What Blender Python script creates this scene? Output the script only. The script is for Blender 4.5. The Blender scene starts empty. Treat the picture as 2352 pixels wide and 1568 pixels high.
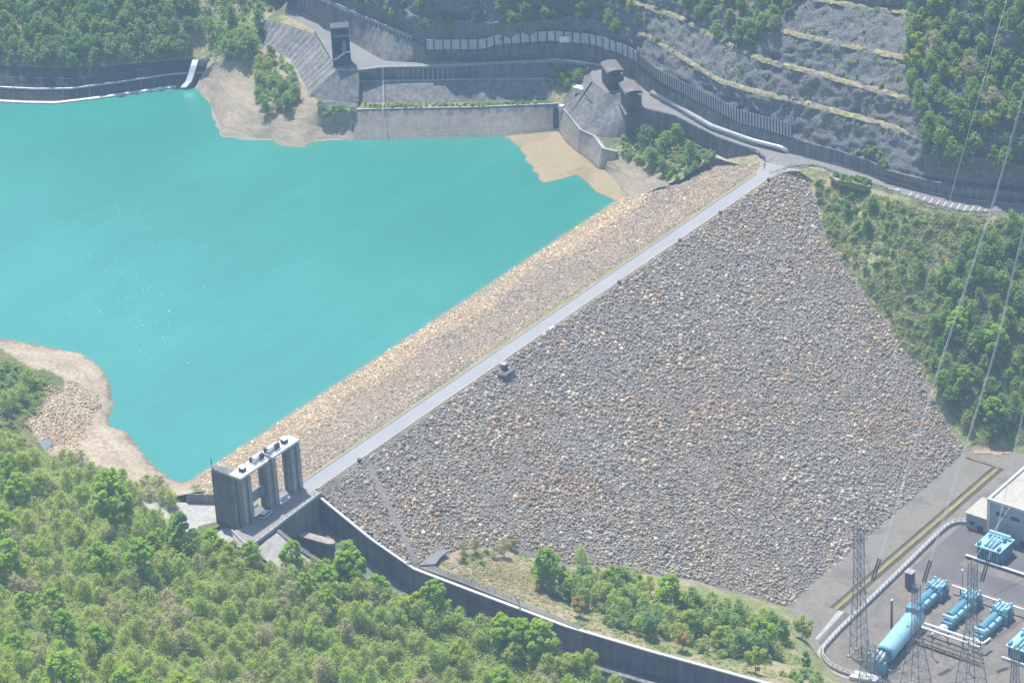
import bpy, bmesh, math, random
import numpy as np
from mathutils import Vector, Matrix, noise as mnoise
from mathutils.bvhtree import BVHTree

S = bpy.context.scene
COL = S.collection
RNG = np.random.default_rng(7)
random.seed(7)

# ---------------------------------------------------------------- camera
# world: X along the dam crest (away from the spillway), Y towards the lake, Z up, crest road z = 0, metres
W0, H0, F0 = 2352.0, 1568.0, 7750.0
RM = None


def _cam():
    nad = np.array([1980 - 1176, 15000 - 784, F0])
    down = nad / np.linalg.norm(nad)
    ray = lambda u, v: np.array([u - 1176.0, v - 784.0, F0])
    X = np.cross(np.cross(ray(700, 1118), ray(1765, 392)), down)
    X /= np.linalg.norm(X)
    if X[0] < 0:
        X = -X
    Z = -down
    Y = np.cross(Z, X)
    R = np.array([X, Y, Z])
    q = R @ ray(1220, 760)
    hc = 1210.0 * (-q[2]) / np.linalg.norm(q)
    d = R @ ray(700, 1118)
    o = np.array([0, 0, hc]) + d * (-hc / d[2])
    return R, np.array([0, 0, hc]) - o


RM, CP = _cam()


def P(u, v, z):
    """world point seen at (u, v) of a 2352x1568 survey print, at height z"""
    d = RM @ np.array([u - 1176.0, v - 784.0, F0])
    return CP + d * ((z - CP[2]) / d[2])


def PX(p):
    c = RM.T @ (np.asarray(p, float) - CP)
    return 1176 + F0 * c[0] / c[2], 784 + F0 * c[1] / c[2]


cam = bpy.data.cameras.new('camera')
cam.lens = F0 / W0 * 36.0
cam.sensor_width = 36.0
cam.clip_start, cam.clip_end = 10.0, 9000.0
cam_o = bpy.data.objects.new('camera', cam)
COL.objects.link(cam_o)
_m = Matrix.Identity(4)
for _i in range(3):
    _m[_i][0], _m[_i][1], _m[_i][2], _m[_i][3] = RM[_i][0], -RM[_i][1], -RM[_i][2], CP[_i]
cam_o.matrix_world = _m
S.camera = cam_o

# ---------------------------------------------------------------- light
fw = RM @ np.array([0, 0, 1.0])
SUN_AZ = math.atan2(fw[1], fw[0]) + math.radians(22)
SUN_EL = math.radians(69)
sd = Vector((math.cos(SUN_AZ) * math.cos(SUN_EL), math.sin(SUN_AZ) * math.cos(SUN_EL), math.sin(SUN_EL)))
wd = bpy.data.worlds.new('World')
S.world = wd
wd.use_nodes = True
nt = wd.node_tree
sky = nt.nodes.new('ShaderNodeTexSky')
sky.sky_type = 'NISHITA'
sky.sun_disc = False
sky.sun_elevation = SUN_EL
sky.sun_rotation = math.atan2(sd.x, sd.y)
sky.altitude = 800
sky.dust_density = 1.5
nt.links.new(sky.outputs[0], nt.nodes['Background'].inputs[0])
nt.nodes['Background'].inputs[1].default_value = 0.13
sl = bpy.data.lights.new('sun', 'SUN')
sl.energy = 4.6
sl.angle = math.radians(0.55)
sl.color = (1.0, 0.955, 0.88)
sun = bpy.data.objects.new('sun', sl)
COL.objects.link(sun)
sun.rotation_euler = (-sd).to_track_quat('-Z', 'Y').to_euler()
S.view_settings.view_transform = 'Standard'
S.view_settings.look = 'None'
S.view_settings.exposure = 0.5
S.view_settings.gamma = 1.0
S.cycles.max_bounces = 5
S.cycles.diffuse_bounces = 4
S.cycles.glossy_bounces = 2
S.cycles.volume_bounces = 1
S.cycles.transparent_max_bounces = 6
S.cycles.use_denoising = True

HAZE = 0.00016


# ---------------------------------------------------------------- helpers
def tag(o, label=None, cat=None, group=None, kind=None):
    if label: o['label'] = label
    if cat: o['category'] = cat
    if group: o['group'] = group
    if kind: o['kind'] = kind
    return o


def empty(name, loc=(0, 0, 0), label=None, cat=None, group=None, rz=0.0):
    o = bpy.data.objects.new(name, None)
    o.location = loc
    o.rotation_euler = (0, 0, rz)
    o.empty_display_size = 0.5
    COL.objects.link(o)
    return tag(o, label, cat, group)


def mesh_np(name, V, faces, mats, parent=None, smooth=False, mi=None):
    me = bpy.data.meshes.new(name)
    V = np.asarray(V, np.float32)
    if isinstance(faces, np.ndarray):
        n, k = faces.shape
        me.vertices.add(len(V))
        me.vertices.foreach_set('co', V.ravel())
        me.loops.add(n * k)
        me.loops.foreach_set('vertex_index', faces.astype(np.int32).ravel())
        me.polygons.add(n)
        me.polygons.foreach_set('loop_start', np.arange(0, n * k, k, dtype=np.int32))
        me.polygons.foreach_set('loop_total', np.full(n, k, np.int32))
        me.update(calc_edges=True)
    else:
        me.from_pydata([tuple(map(float, v)) for v in V], [], faces)
        me.update()
    for m in (mats if isinstance(mats, (list, tuple)) else [mats]):
        me.materials.append(m)
    if mi is not None:
        me.polygons.foreach_set('material_index', np.asarray(mi, np.int32))
    if smooth:
        me.polygons.foreach_set('use_smooth', np.ones(len(me.polygons), bool))
    o = bpy.data.objects.new(name, me)
    COL.objects.link(o)
    if parent is not None:
        o.parent = parent
    return o


class MB:
    """collects boxes, prisms and tubes, builds ONE mesh"""
    def __init__(s):
        s.V, s.F = [], []

    def add(s, vs, fs):
        b = len(s.V)
        s.V += [tuple(map(float, v)) for v in vs]
        s.F += [[i + b for i in f] for f in fs]
        return s

    def prism(s, pts, z0, z1=None, top=None):
        """vertical prism over plan polygon pts (2d) or between two rings"""
        n = len(pts)
        lo = [(p[0], p[1], z0 if np.isscalar(z0) else z0[i]) for i, p in enumerate(pts)]
        tp = top or pts
        hi = [(p[0], p[1], z1 if np.isscalar(z1) else z1[i]) for i, p in enumerate(tp)]
        fs = [list(range(n))[::-1], list(range(n, 2 * n))]
        fs += [[i, (i + 1) % n, (i + 1) % n + n, i + n] for i in range(n)]
        return s.add(lo + hi, fs)

    def box(s, x0, x1, y0, y1, z0, z1):
        return s.prism([(x0, y0), (x1, y0), (x1, y1), (x0, y1)], z0, z1)

    def obox(s, c, ax, hx, hy, z0, z1):
        """box centred at c (2d), long axis direction ax (2d)"""
        a = np.array(ax[:2], float); a /= np.linalg.norm(a)
        b = np.array([-a[1], a[0]])
        c = np.array(c[:2], float)
        return s.prism([c - a * hx - b * hy, c + a * hx - b * hy, c + a * hx + b * hy, c - a * hx + b * hy], z0, z1)

    def tube(s, pts, r, n=6, cap=True):
        pts = [np.array(p, float) for p in pts]
        rs = r if isinstance(r, (list, tuple)) else [r] * len(pts)
        ring, prev = [], None
        vs = []
        for i, p in enumerate(pts):
            t = pts[min(i + 1, len(pts) - 1)] - pts[max(i - 1, 0)]
            t = t / (np.linalg.norm(t) + 1e-9)
            up = np.array([0, 0, 1.0]) if abs(t[2]) < 0.9 else np.array([1.0, 0, 0])
            a = np.cross(t, up); a /= np.linalg.norm(a)
            b = np.cross(a, t)
            for k in range(n):
                w = 2 * math.pi * (k + .5) / n
                vs.append(p + rs[i] * (math.cos(w) * a + math.sin(w) * b))
        fs = []
        for i in range(len(pts) - 1):
            for k in range(n):
                fs.append([i * n + k, i * n + (k + 1) % n, (i + 1) * n + (k + 1) % n, (i + 1) * n + k])
        if cap:
            fs.append(list(range(n))[::-1])
            fs.append([(len(pts) - 1) * n + k for k in range(n)])
        return s.add(vs, fs)

    def ribbon(s, A, B, thick):
        """solid sheet between polylines A and B, thickened downwards"""
        n = len(A)
        A = [np.array(a, float) for a in A]; B = [np.array(b, float) for b in B]
        dz = np.array([0, 0, thick])
        vs = A + B + [a - dz for a in A] + [b - dz for b in B]
        fs = []
        for i in range(n - 1):
            fs += [[i, i + 1, n + i + 1, n + i], [2 * n + i, 3 * n + i, 3 * n + i + 1, 2 * n + i + 1],
                   [i, 2 * n + i, 2 * n + i + 1, i + 1], [n + i, n + i + 1, 3 * n + i + 1, 3 * n + i]]
        fs += [[0, n, 3 * n, 2 * n], [n - 1, 3 * n - 1, 4 * n - 1, 2 * n - 1]]
        return s.add(vs, fs)

    def build(s, name, mat, parent=None, smooth=False, bevel=0):
        me = bpy.data.meshes.new(name)
        me.from_pydata(s.V, [], s.F)
        bm = bmesh.new(); bm.from_mesh(me)
        bmesh.ops.recalc_face_normals(bm, faces=bm.faces)
        if bevel:
            bmesh.ops.bevel(bm, geom=[e for e in bm.edges if len(e.link_faces) == 2 and e.calc_face_angle(0) > 0.6],
                            offset=bevel, segments=1, affect='EDGES')
        bm.to_mesh(me); bm.free()
        me.materials.append(mat)
        if smooth:
            me.polygons.foreach_set('use_smooth', np.ones(len(me.polygons), bool))
        o = bpy.data.objects.new(name, me)
        COL.objects.link(o)
        if parent is not None:
            o.parent = parent
            # parts are modelled in world metres; bring them into the parent's frame
            if parent.location.length > 0 or parent.rotation_euler.z:
                mw = Matrix.LocRotScale(parent.location, parent.rotation_euler, None)
                if parent.parent is not None:
                    mw = Matrix.LocRotScale(parent.parent.location, parent.parent.rotation_euler, None) @ mw
                me.transform(mw.inverted())
        return o


def resample(pts, n):
    pts = np.array(pts, float)
    d = np.r_[0, np.cumsum(np.linalg.norm(np.diff(pts, axis=0), axis=1))]
    t = np.linspace(0, d[-1], n)
    return np.stack([np.interp(t, d, pts[:, k]) for k in range(3)], 1)


def smooth_line(pts, n, it=3):
    p = resample(pts, n)
    for _ in range(it):
        q = p.copy()
        q[1:-1] = 0.25 * p[:-2] + 0.5 * p[1:-1] + 0.25 * p[2:]
        p = q
    return p


def RL(*uvz):
    return np.array([P(*t) for t in uvz])


def RZ(z, *uv):
    return np.array([P(u, v, z) for u, v in uv])


def fbm(p, sc, oc=4):
    return mnoise.fractal(Vector(p) / sc, 1.0, 2.0, oc, noise_basis='PERLIN_ORIGINAL')


def grid_faces(a, b):
    i = np.arange((a - 1) * (b - 1))
    r, c = i // (b - 1), i % (b - 1)
    q = r * b + c
    return np.stack([q, q + 1, q + b + 1, q + b], 1)


GROUND = []


def loft(name, rails, nu, segs, mat, amp=0.0, scale=5.0, ridge=0.0, kind='structure', ground=True, smooth=True, it=0, edge=True):
    """sheet through rails (each a polyline); interior pushed along its normal by noise"""
    R_ = [smooth_line(r, nu, it) if it else resample(r, nu) for r in rails]
    rows = []
    pin = []
    for i in range(len(R_) - 1):
        sg = segs if np.isscalar(segs) else segs[i]
        for k in range(sg):
            t = k / sg
            rows.append(R_[i] * (1 - t) + R_[i + 1] * t)
            pin.append(min(1.0, k / 1.5, (sg - k) / 1.5) if edge else 1.0)
    rows.append(R_[-1]); pin.append(0.0)
    G = np.array(rows)
    if amp or ridge:
        du = np.gradient(G, axis=1); dv = np.gradient(G, axis=0)
        N = np.cross(du, dv)
        N /= (np.linalg.norm(N, axis=2, keepdims=True) + 1e-9)
        N[N[..., 2] < 0] *= -1
        for a in range(G.shape[0]):
            w = 0.25 + 0.75 * pin[a]
            for b in range(G.shape[1]):
                p = G[a, b]
                d = amp * fbm(p, scale) if amp else 0.0
                if ridge:
                    d += ridge * (mnoise.ridged_multi_fractal(Vector(p) / 5.0, 0.9, 2.1, 4, 1.0, 2.0) - 1.2)
                G[a, b] = p + N[a, b] * d * w
    o = mesh_np(name, G.reshape(-1, 3), grid_faces(G.shape[0], G.shape[1]), mat, smooth=smooth)
    if kind: o['kind'] = kind
    if ground: GROUND.append(o)
    return o


def in_poly(u, v, poly):
    c = False
    n = len(poly)
    for i in range(n):
        x1, y1 = poly[i]; x2, y2 = poly[i - 1]
        if (y1 > v) != (y2 > v) and u < (x2 - x1) * (v - y1) / (y2 - y1) + x1:
            c = not c
    return c


# ---------------------------------------------------------------- materials
def _nodes(name):
    m = bpy.data.materials.new(name)
    m.use_nodes = True
    t = m.node_tree
    return m, t, t.nodes['Principled BSDF']


def ramp(t, fac, stops):
    r = t.nodes.new('ShaderNodeValToRGB')
    while len(r.color_ramp.elements) < len(stops):
        r.color_ramp.elements.new(0.5)
    for e, (p, c) in zip(r.color_ramp.elements, stops):
        e.position = p
        e.color = (*c, 1)
    t.links.new(fac, r.inputs[0])
    return r.outputs[0]


def nz(t, scale, detail=4, rough=0.6, stretch=None, coord='Object'):
    tc = t.nodes.new('ShaderNodeTexCoord')
    out = tc.outputs[coord]
    if stretch:
        mp = t.nodes.new('ShaderNodeMapping')
        mp.inputs['Scale'].default_value = stretch
        t.links.new(out, mp.inputs[0])
        out = mp.outputs[0]
    n = t.nodes.new('ShaderNodeTexNoise')
    n.inputs['Scale'].default_value = scale
    n.inputs['Detail'].default_value = detail
    n.inputs['Roughness'].default_value = rough
    t.links.new(out, n.inputs['Vector'])
    return n.outputs[0]


def mixc(t, fac, a, b, mode='MIX'):
    x = t.nodes.new('ShaderNodeMix')
    x.data_type = 'RGBA'
    x.blend_type = mode
    for s, v in ((x.inputs[0], fac), (x.inputs[6], a), (x.inputs[7], b)):
        if hasattr(v, 'is_output') or isinstance(v, bpy.types.NodeSocket):
            t.links.new(v, s)
        elif np.isscalar(v):
            s.default_value = v
        else:
            s.default_value = (*v, 1)
    return x.outputs[2]


def M(name, big, fine=None, bs=0.05, fs=1.0, rough=0.9, bump=0.0, bumps=2.0, metal=0.0, stretch=None, fstretch=None, spec=0.3):
    """two noise layers: broad colour patches and a fine grain multiplied over them"""
    m, t, b = _nodes(name)
    c = ramp(t, nz(t, bs, 5, 0.65, stretch), [(0.32 + 0.36 * i / max(1, len(big) - 1), k) for i, k in enumerate(big)])
    if fine:
        g = ramp(t, nz(t, fs, 4, 0.7, fstretch), [(0.3, (fine[0],) * 3), (0.7, (fine[1],) * 3)])
        c = mixc(t, 1.0, c, g, 'MULTIPLY')
    t.links.new(c, b.inputs['Base Color'])
    b.inputs['Roughness'].default_value = rough
    b.inputs['Metallic'].default_value = metal
    b.inputs['Specular IOR Level'].default_value = spec
    if bump:
        bp = t.nodes.new('ShaderNodeBump')
        bp.inputs['Strength'].default_value = 1.0
        bp.inputs['Distance'].default_value = bump
        t.links.new(nz(t, bumps, 5, 0.7), bp.inputs['Height'])
        t.links.new(bp.outputs[0], b.inputs['Normal'])
    return m


def concrete(name, base, dark, streak=0.5, rough=0.9):
    """weathered concrete: broad tone, vertical run-off stains and horizontal pour lines"""
    m, t, b = _nodes(name)
    c = ramp(t, nz(t, 0.12, 5, 0.7), [(0.3, dark), (0.7, base)])
    st = ramp(t, nz(t, 1.0, 3, 0.6, (0.55, 0.55, 0.035)), [(0.38, (0.45, 0.45, 0.46)), (0.62, (1.05, 1.04, 1.0))])
    c = mixc(t, streak, c, st, 'MULTIPLY')
    pl = ramp(t, nz(t, 1.0, 2, 0.5, (0.03, 0.03, 1.1)), [(0.4, (0.78, 0.78, 0.8)), (0.6, (1.05, 1.05, 1.05))])
    c = mixc(t, 0.6, c, pl, 'MULTIPLY')
    c = mixc(t, 0.6, c, ramp(t, nz(t, 1.6, 4, 0.7), [(0.3, (0.75,) * 3), (0.7, (1.12,) * 3)]), 'MULTIPLY')
    t.links.new(c, b.inputs['Base Color'])
    b.inputs['Roughness'].default_value = rough
    b.inputs['Specular IOR Level'].default_value = 0.25
    return m


def leafmat(name, cols, trans=0.56, vary=0.18):
    """leaf: colour picked per tree, mottled within the crown"""
    m, t, b = _nodes(name)
    t.nodes.remove(b)
    oi = t.nodes.new('ShaderNodeObjectInfo')
    c = ramp(t, oi.outputs['Random'], [(i / max(1, len(cols) - 1), k) for i, k in enumerate(cols)])
    mo = ramp(t, nz(t, 0.7, 3, 0.7), [(0.3, (1 - vary,) * 3), (0.7, (1 + vary,) * 3)])
    c = mixc(t, 1.0, c, mo, 'MULTIPLY')
    d = t.nodes.new('ShaderNodeBsdfDiffuse')
    tr = t.nodes.new('ShaderNodeBsdfTranslucent')
    mx = t.nodes.new('ShaderNodeMixShader')
    mx.inputs[0].default_value = trans
    t.links.new(c, d.inputs[0]); t.links.new(c, tr.inputs[0])
    t.links.new(d.outputs[0], mx.inputs[1]); t.links.new(tr.outputs[0], mx.inputs[2])
    t.links.new(mx.outputs[0], t.nodes['Material Output'].inputs[0])
    return m


def attrmat(name, attr, rough=0.9, grain=(0.75, 1.2), gs=1.5):
    m, t, b = _nodes(name)
    a = t.nodes.new('ShaderNodeAttribute')
    a.attribute_name = attr
    g = ramp(t, nz(t, gs, 3, 0.7), [(0.3, (grain[0],) * 3), (0.7, (grain[1],) * 3)])
    t.links.new(mixc(t, 1.0, a.outputs['Color'], g, 'MULTIPLY'), b.inputs['Base Color'])
    b.inputs['Roughness'].default_value = rough
    b.inputs['Specular IOR Level'].default_value = 0.2
    return m


MT = {}
MT['conc'] = concrete('weathered_concrete', (0.29, 0.285, 0.275), (0.18, 0.18, 0.185), 0.7)
MT['conc_dark'] = concrete('dark_concrete', (0.24, 0.25, 0.26), (0.14, 0.15, 0.16), 0.7)
MT['conc_tan'] = concrete('silted_concrete', (0.50, 0.43, 0.34), (0.36, 0.32, 0.27), 0.35)
MT['conc_pale'] = concrete('pale_concrete', (0.56, 0.54, 0.5), (0.40, 0.39, 0.37), 0.3)
MT['conc_tower'] = concrete('tower_concrete', (0.33, 0.335, 0.34), (0.23, 0.235, 0.24), 0.5)
MT['coping'] = M('white_coping', [(0.62, 0.6, 0.56), (0.75, 0.74, 0.7)], (0.8, 1.1), 0.2, 2.0)
MT['asphalt'] = M('grey_asphalt', [(0.21, 0.205, 0.2), (0.26, 0.255, 0.25)], (0.85, 1.12), 0.06, 0.8)
MT['crest_road'] = M('crest_pavement', [(0.31, 0.31, 0.315), (0.36, 0.36, 0.36)], (0.9, 1.08), 0.05, 0.9)
MT['deck'] = M('deck_pavement', [(0.25, 0.24, 0.235), (0.33, 0.315, 0.29)], (0.85, 1.12), 0.12, 0.9)
MT['kerb'] = M('kerb_concrete', [(0.40, 0.39, 0.37), (0.50, 0.485, 0.46)], (0.8, 1.1), 0.2, 2.0)
MT['paint'] = M('white_road_paint', [(0.7, 0.7, 0.68), (0.8, 0.8, 0.78)], None)
MT['white'] = M('white_paint', [(0.72, 0.73, 0.73), (0.82, 0.83, 0.83)], (0.9, 1.05), 0.3, 1.5, 0.5)
MT['roofwhite'] = M('cream_roof', [(0.44, 0.41, 0.35), (0.56, 0.535, 0.47)], (0.85, 1.08), 0.12, 0.8)
MT['sand'] = M('pale_sand', [(0.33, 0.265, 0.19), (0.43, 0.355, 0.265), (0.38, 0.31, 0.225)], (0.82, 1.12), 0.06, 0.9, bump=0.25, bumps=0.8)
MT['sand_far'] = M('grey_tan_sand', [(0.26, 0.22, 0.16), (0.40, 0.335, 0.245), (0.30, 0.255, 0.185), (0.42, 0.35, 0.26)], (0.75, 1.15), 1.0, 1.2, bump=0.3, bumps=0.9, stretch=(0.07, 0.07, 0.7))
MT['silt'] = M('wet_silt', [(0.25, 0.215, 0.12), (0.36, 0.285, 0.175), (0.29, 0.265, 0.14)], (0.9, 1.08), 0.05, 0.5)
MT['greysilt'] = M('grey_silt', [(0.22, 0.24, 0.21), (0.30, 0.29, 0.24)], (0.9, 1.1), 0.06, 0.6)
MT['gravel'] = M('grey_gravel', [(0.165, 0.15, 0.13), (0.245, 0.225, 0.19), (0.20, 0.185, 0.155)], (0.78, 1.15), 0.07, 1.3, bump=0.15, bumps=1.5)
MT['ground_forest'] = M('forest_floor', [(0.09, 0.11, 0.04), (0.14, 0.15, 0.06), (0.17, 0.14, 0.08)], (0.6, 1.3), 0.08, 0.7, bump=0.4, bumps=0.6)
MT['bank'] = M('grassy_bank', [(0.15, 0.20, 0.075), (0.26, 0.26, 0.12), (0.40, 0.33, 0.21), (0.20, 0.23, 0.10), (0.34, 0.30, 0.18)], (0.6, 1.35), 0.055, 0.6, bump=0.5, bumps=0.7)
MT['straw'] = M('dry_grass', [(0.36, 0.28, 0.17), (0.28, 0.25, 0.12), (0.42, 0.33, 0.21)], (0.7, 1.25), 0.06, 0.8, bump=0.4, bumps=0.9)
MT['bench'] = M('bench_meadow', [(0.17, 0.23, 0.075), (0.40, 0.32, 0.20), (0.21, 0.25, 0.09), (0.38, 0.31, 0.19)], (0.7, 1.25), 0.045, 0.7, bump=0.3, bumps=0.9)
MT['rockcut'] = M('cut_rock', [(0.14, 0.145, 0.15), (0.25, 0.25, 0.245), (0.17, 0.175, 0.18), (0.32, 0.315, 0.305)], (0.45, 1.45), 0.3, 1.7, bump=0.9, bumps=1.1)
MT['berm'] = M('weedy_bench', [(0.14, 0.17, 0.06), (0.38, 0.32, 0.16), (0.22, 0.22, 0.16), (0.46, 0.39, 0.20), (0.26, 0.27, 0.09)], (0.6, 1.3), 0.22, 1.2, bump=0.4, bumps=1.0)
MT['yard'] = M('plant_yard_asphalt', [(0.125, 0.115, 0.11), (0.17, 0.157, 0.148)], (0.88, 1.1), 0.07, 0.7)
MT['earth'] = M('brown_earth', [(0.15, 0.138, 0.128), (0.235, 0.20, 0.16), (0.17, 0.157, 0.145), (0.27, 0.22, 0.165)], (0.8, 1.15), 0.085, 0.9)
MT['gis'] = M('pale_blue_enamel', [(0.30, 0.57, 0.65), (0.37, 0.64, 0.71)], (0.92, 1.05), 0.3, 1.0, 0.42, spec=0.5)
MT['gis_shade'] = M('shadow_blue_enamel', [(0.10, 0.29, 0.40), (0.17, 0.39, 0.49)], (0.85, 1.1), 0.3, 1.0, 0.45, spec=0.5)  # darker copy of the pale enamel, its shadow blue put into the colour
MT['steel'] = M('galvanised_steel', [(0.17, 0.19, 0.21), (0.25, 0.27, 0.29)], (0.85, 1.1), 0.3, 1.0, 0.5)
MT['steel_dark'] = M('dark_steel', [(0.035, 0.04, 0.05), (0.06, 0.065, 0.075)], (0.8, 1.2), 0.3, 1.0, 0.5)
MT['steel_lt'] = M('pale_steel', [(0.42, 0.44, 0.45), (0.55, 0.56, 0.57)], (0.8, 1.1), 0.3, 1.0, 0.45)
MT['pipe'] = M('silver_pipe', [(0.52, 0.53, 0.55), (0.66, 0.67, 0.68)], (0.75, 1.1), 0.25, 0.9, 0.3, metal=0.35, spec=0.6)
MT['facade'] = M('blue_grey_cladding', [(0.30, 0.36, 0.40), (0.36, 0.42, 0.46)], (0.88, 1.08), 0.1, 0.9, 0.7, fstretch=(0.1, 0.1, 1.5))
MT['glass'] = M('dark_glass', [(0.02, 0.03, 0.04), (0.04, 0.05, 0.06)], None, rough=0.15, spec=0.5)
MT['roofred'] = M('faded_red_roof', [(0.15, 0.135, 0.135), (0.19, 0.155, 0.15), (0.24, 0.235, 0.24)], (0.8, 1.15), 0.2, 1.2, 0.7)
MT['hutwall'] = M('dark_hut_wall', [(0.07, 0.08, 0.10), (0.12, 0.13, 0.15)], (0.75, 1.2), 0.2, 1.0, 0.8, fstretch=(2.5, 2.5, 0.1))
MT['barrier'] = M('weathered_barrier_panel', [(0.42, 0.42, 0.41), (0.58, 0.58, 0.55)], (0.7, 1.15), 0.12, 0.9, 0.7, fstretch=(1, 1, 0.15))
MT['van'] = M('pale_blue_car_paint', [(0.45, 0.55, 0.66), (0.5, 0.6, 0.7)], None, rough=0.25, spec=0.6)
MT['rubber'] = M('black_rubber', [(0.02, 0.02, 0.02), (0.03, 0.03, 0.03)], None)
MT['bark'] = M('tree_bark', [(0.10, 0.085, 0.07), (0.16, 0.14, 0.12)], (0.7, 1.2), 0.8, 3.0)
MT['barkpale'] = M('pale_bark', [(0.22, 0.20, 0.18), (0.32, 0.30, 0.27)], (0.7, 1.2), 0.8, 3.0)
MT['drain'] = M('mossy_drain_concrete', [(0.13, 0.11, 0.075), (0.23, 0.20, 0.13)], (0.75, 1.2), 0.2, 1.0)
MT['foam'] = M('white_spill_water', [(0.75, 0.78, 0.8), (0.86, 0.88, 0.9)], (0.85, 1.08), 0.6, 1.5, 0.35)
MT['rock'] = attrmat('riprap_stone', 'stone')
MT['hill'] = attrmat('hill_ground', 'ground', 0.95, (0.65, 1.3), 0.7)
# leaves (reflected plus transmitted light of young spring foliage)
MT['lf_bright'] = leafmat('spring_leaves', [(0.41, 0.60, 0.07), (0.48, 0.65, 0.08), (0.38, 0.58, 0.085)])
MT['lf_mid'] = leafmat('young_leaves', [(0.52, 0.63, 0.14), (0.57, 0.66, 0.15), (0.48, 0.61, 0.15), (0.57, 0.65, 0.19)])
MT['lf_olive'] = leafmat('olive_leaves', [(0.53, 0.59, 0.18), (0.49, 0.57, 0.17), (0.57, 0.60, 0.21)])
MT['lf_brown'] = leafmat('budding_twigs', [(0.50, 0.46, 0.24), (0.46, 0.45, 0.22), (0.53, 0.46, 0.25)], 0.35)
MT['lf_far'] = leafmat('dark_leaves', [(0.23, 0.39, 0.12), (0.28, 0.45, 0.12), (0.30, 0.43, 0.13), (0.33, 0.48, 0.13)])
MT['lf_far2'] = leafmat('mixed_leaves', [(0.35, 0.50, 0.13), (0.40, 0.52, 0.13), (0.33, 0.49, 0.14), (0.42, 0.50, 0.16)])
MT['lf_yellow'] = leafmat('yellow_leaves', [(0.48, 0.57, 0.07), (0.52, 0.59, 0.09)])
MT['lf_orange'] = leafmat('orange_leaves', [(0.56, 0.40, 0.12), (0.52, 0.37, 0.12)])
MT['lf_grass'] = leafmat('tall_grass', [(0.33, 0.43, 0.12), (0.39, 0.47, 0.14)])
MT['lf_straw'] = leafmat('straw_blades', [(0.62, 0.56, 0.34), (0.58, 0.54, 0.33)])


def water_mat():
    m, t, b = _nodes('turquoise_water')
    g = t.nodes.new('ShaderNodeNewGeometry')
    sx = t.nodes.new('ShaderNodeSeparateXYZ')
    t.links.new(g.outputs['Position'], sx.inputs[0])

    def mr(src, a, b_):
        n = t.nodes.new('ShaderNodeMapRange')
        n.interpolation_type = 'SMOOTHSTEP'
        n.inputs[1].default_value, n.inputs[2].default_value = a, b_
        t.links.new(src, n.inputs[0])
        return n.outputs[0]
    c = mixc(t, mr(sx.outputs['X'], 10, 270), (0.064, 0.288, 0.256), (0.036, 0.240, 0.194))
    c = mixc(t, 0.7, c, ramp(t, nz(t, 0.014, 4, 0.55), [(0.35, (0.9,) * 3), (0.65, (1.08,) * 3)]), 'MULTIPLY')
    c = mixc(t, 0.5, c, ramp(t, nz(t, 0.11, 4, 0.7, (1.0, 2.2, 1.0)), [(0.3, (0.95,) * 3), (0.7, (1.05,) * 3)]), 'MULTIPLY')
    c = mixc(t, 0.8, c, ramp(t, nz(t, 0.03, 3, 0.6, (0.35, 1.6, 1.0)), [(0.35, (0.955,) * 3), (0.65, (1.045,) * 3)]), 'MULTIPLY')
    # silt stirred up along the dam's waterline
    ad = t.nodes.new('ShaderNodeMath'); ad.operation = 'MULTIPLY_ADD'
    t.links.new(nz(t, 0.25, 3, 0.6), ad.inputs[0]); ad.inputs[1].default_value = -3.0
    t.links.new(sx.outputs['Y'], ad.inputs[2])
    c = mixc(t, mr(ad.outputs[0], 62.6, 59.2), c, (0.26, 0.25, 0.20))
    t.links.new(c, b.inputs['Base Color'])
    b.inputs['Roughness'].default_value = 0.05
    b.inputs['IOR'].default_value = 1.33
    bp = t.nodes.new('ShaderNodeBump')
    bp.inputs['Strength'].default_value = 1.0
    # a breeze patch with steeper ripples off the near left shore
    vd = t.nodes.new('ShaderNodeVectorMath'); vd.operation = 'DISTANCE'
    t.links.new(g.outputs['Position'], vd.inputs[0]); vd.inputs[1].default_value = (105.0, 190.0, -22.0)
    mm = t.nodes.new('ShaderNodeMath'); mm.operation = 'MULTIPLY'
    t.links.new(mr(vd.outputs['Value'], 75, 15), mm.inputs[0])
    t.links.new(mr(nz(t, 0.05, 3, 0.6), 0.48, 0.62), mm.inputs[1])
    m2 = t.nodes.new('ShaderNodeMath'); m2.operation = 'MULTIPLY_ADD'
    t.links.new(mm.outputs[0], m2.inputs[0]); m2.inputs[1].default_value = 0.03; m2.inputs[2].default_value = 0.2
    t.links.new(m2.outputs[0], bp.inputs['Distance'])
    t.links.new(nz(t, 0.8, 3, 0.6, (1.0, 1.4, 1.0)), bp.inputs['Height'])
    t.links.new(bp.outputs[0], b.inputs['Normal'])
    return m


MT['water'] = water_mat()
MT['ripple'] = MT['water'].copy()
MT['ripple'].name = 'rippled_water'
MT['ripple'].node_tree.nodes['Principled BSDF'].inputs['Roughness'].default_value = 0.2

# ================================================================ TERRAIN
ZW = -22.0
base_ground = mesh_np('ground', [(-2500, -2500, -90), (3000, -2500, -90), (3000, 3000, -90), (-2500, 3000, -90)],
                      [[0, 1, 2, 3]], MT['ground_forest'])
base_ground['kind'] = 'structure'

_wp = [P(u, v, ZW) for u, v in [(-800, 190), (-260, 205), (0, 205), (300, 195), (440, 175), (520, 200), (640, 290), (700, 305), (830, 305), (1290, 290), (1345, 340), (1420, 380), (1470, 455)]]
_wp += [np.array([268, 48, ZW]), np.array([-6, 48, ZW])] + [P(u, v, ZW) for u, v in [(390, 1130), (280, 1060), (200, 960), (170, 890), (60, 815), (-260, 790), (-800, 760)]]
water = mesh_np('water', _wp, [list(range(len(_wp)))], MT['water'])
water['kind'] = 'structure'


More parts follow.
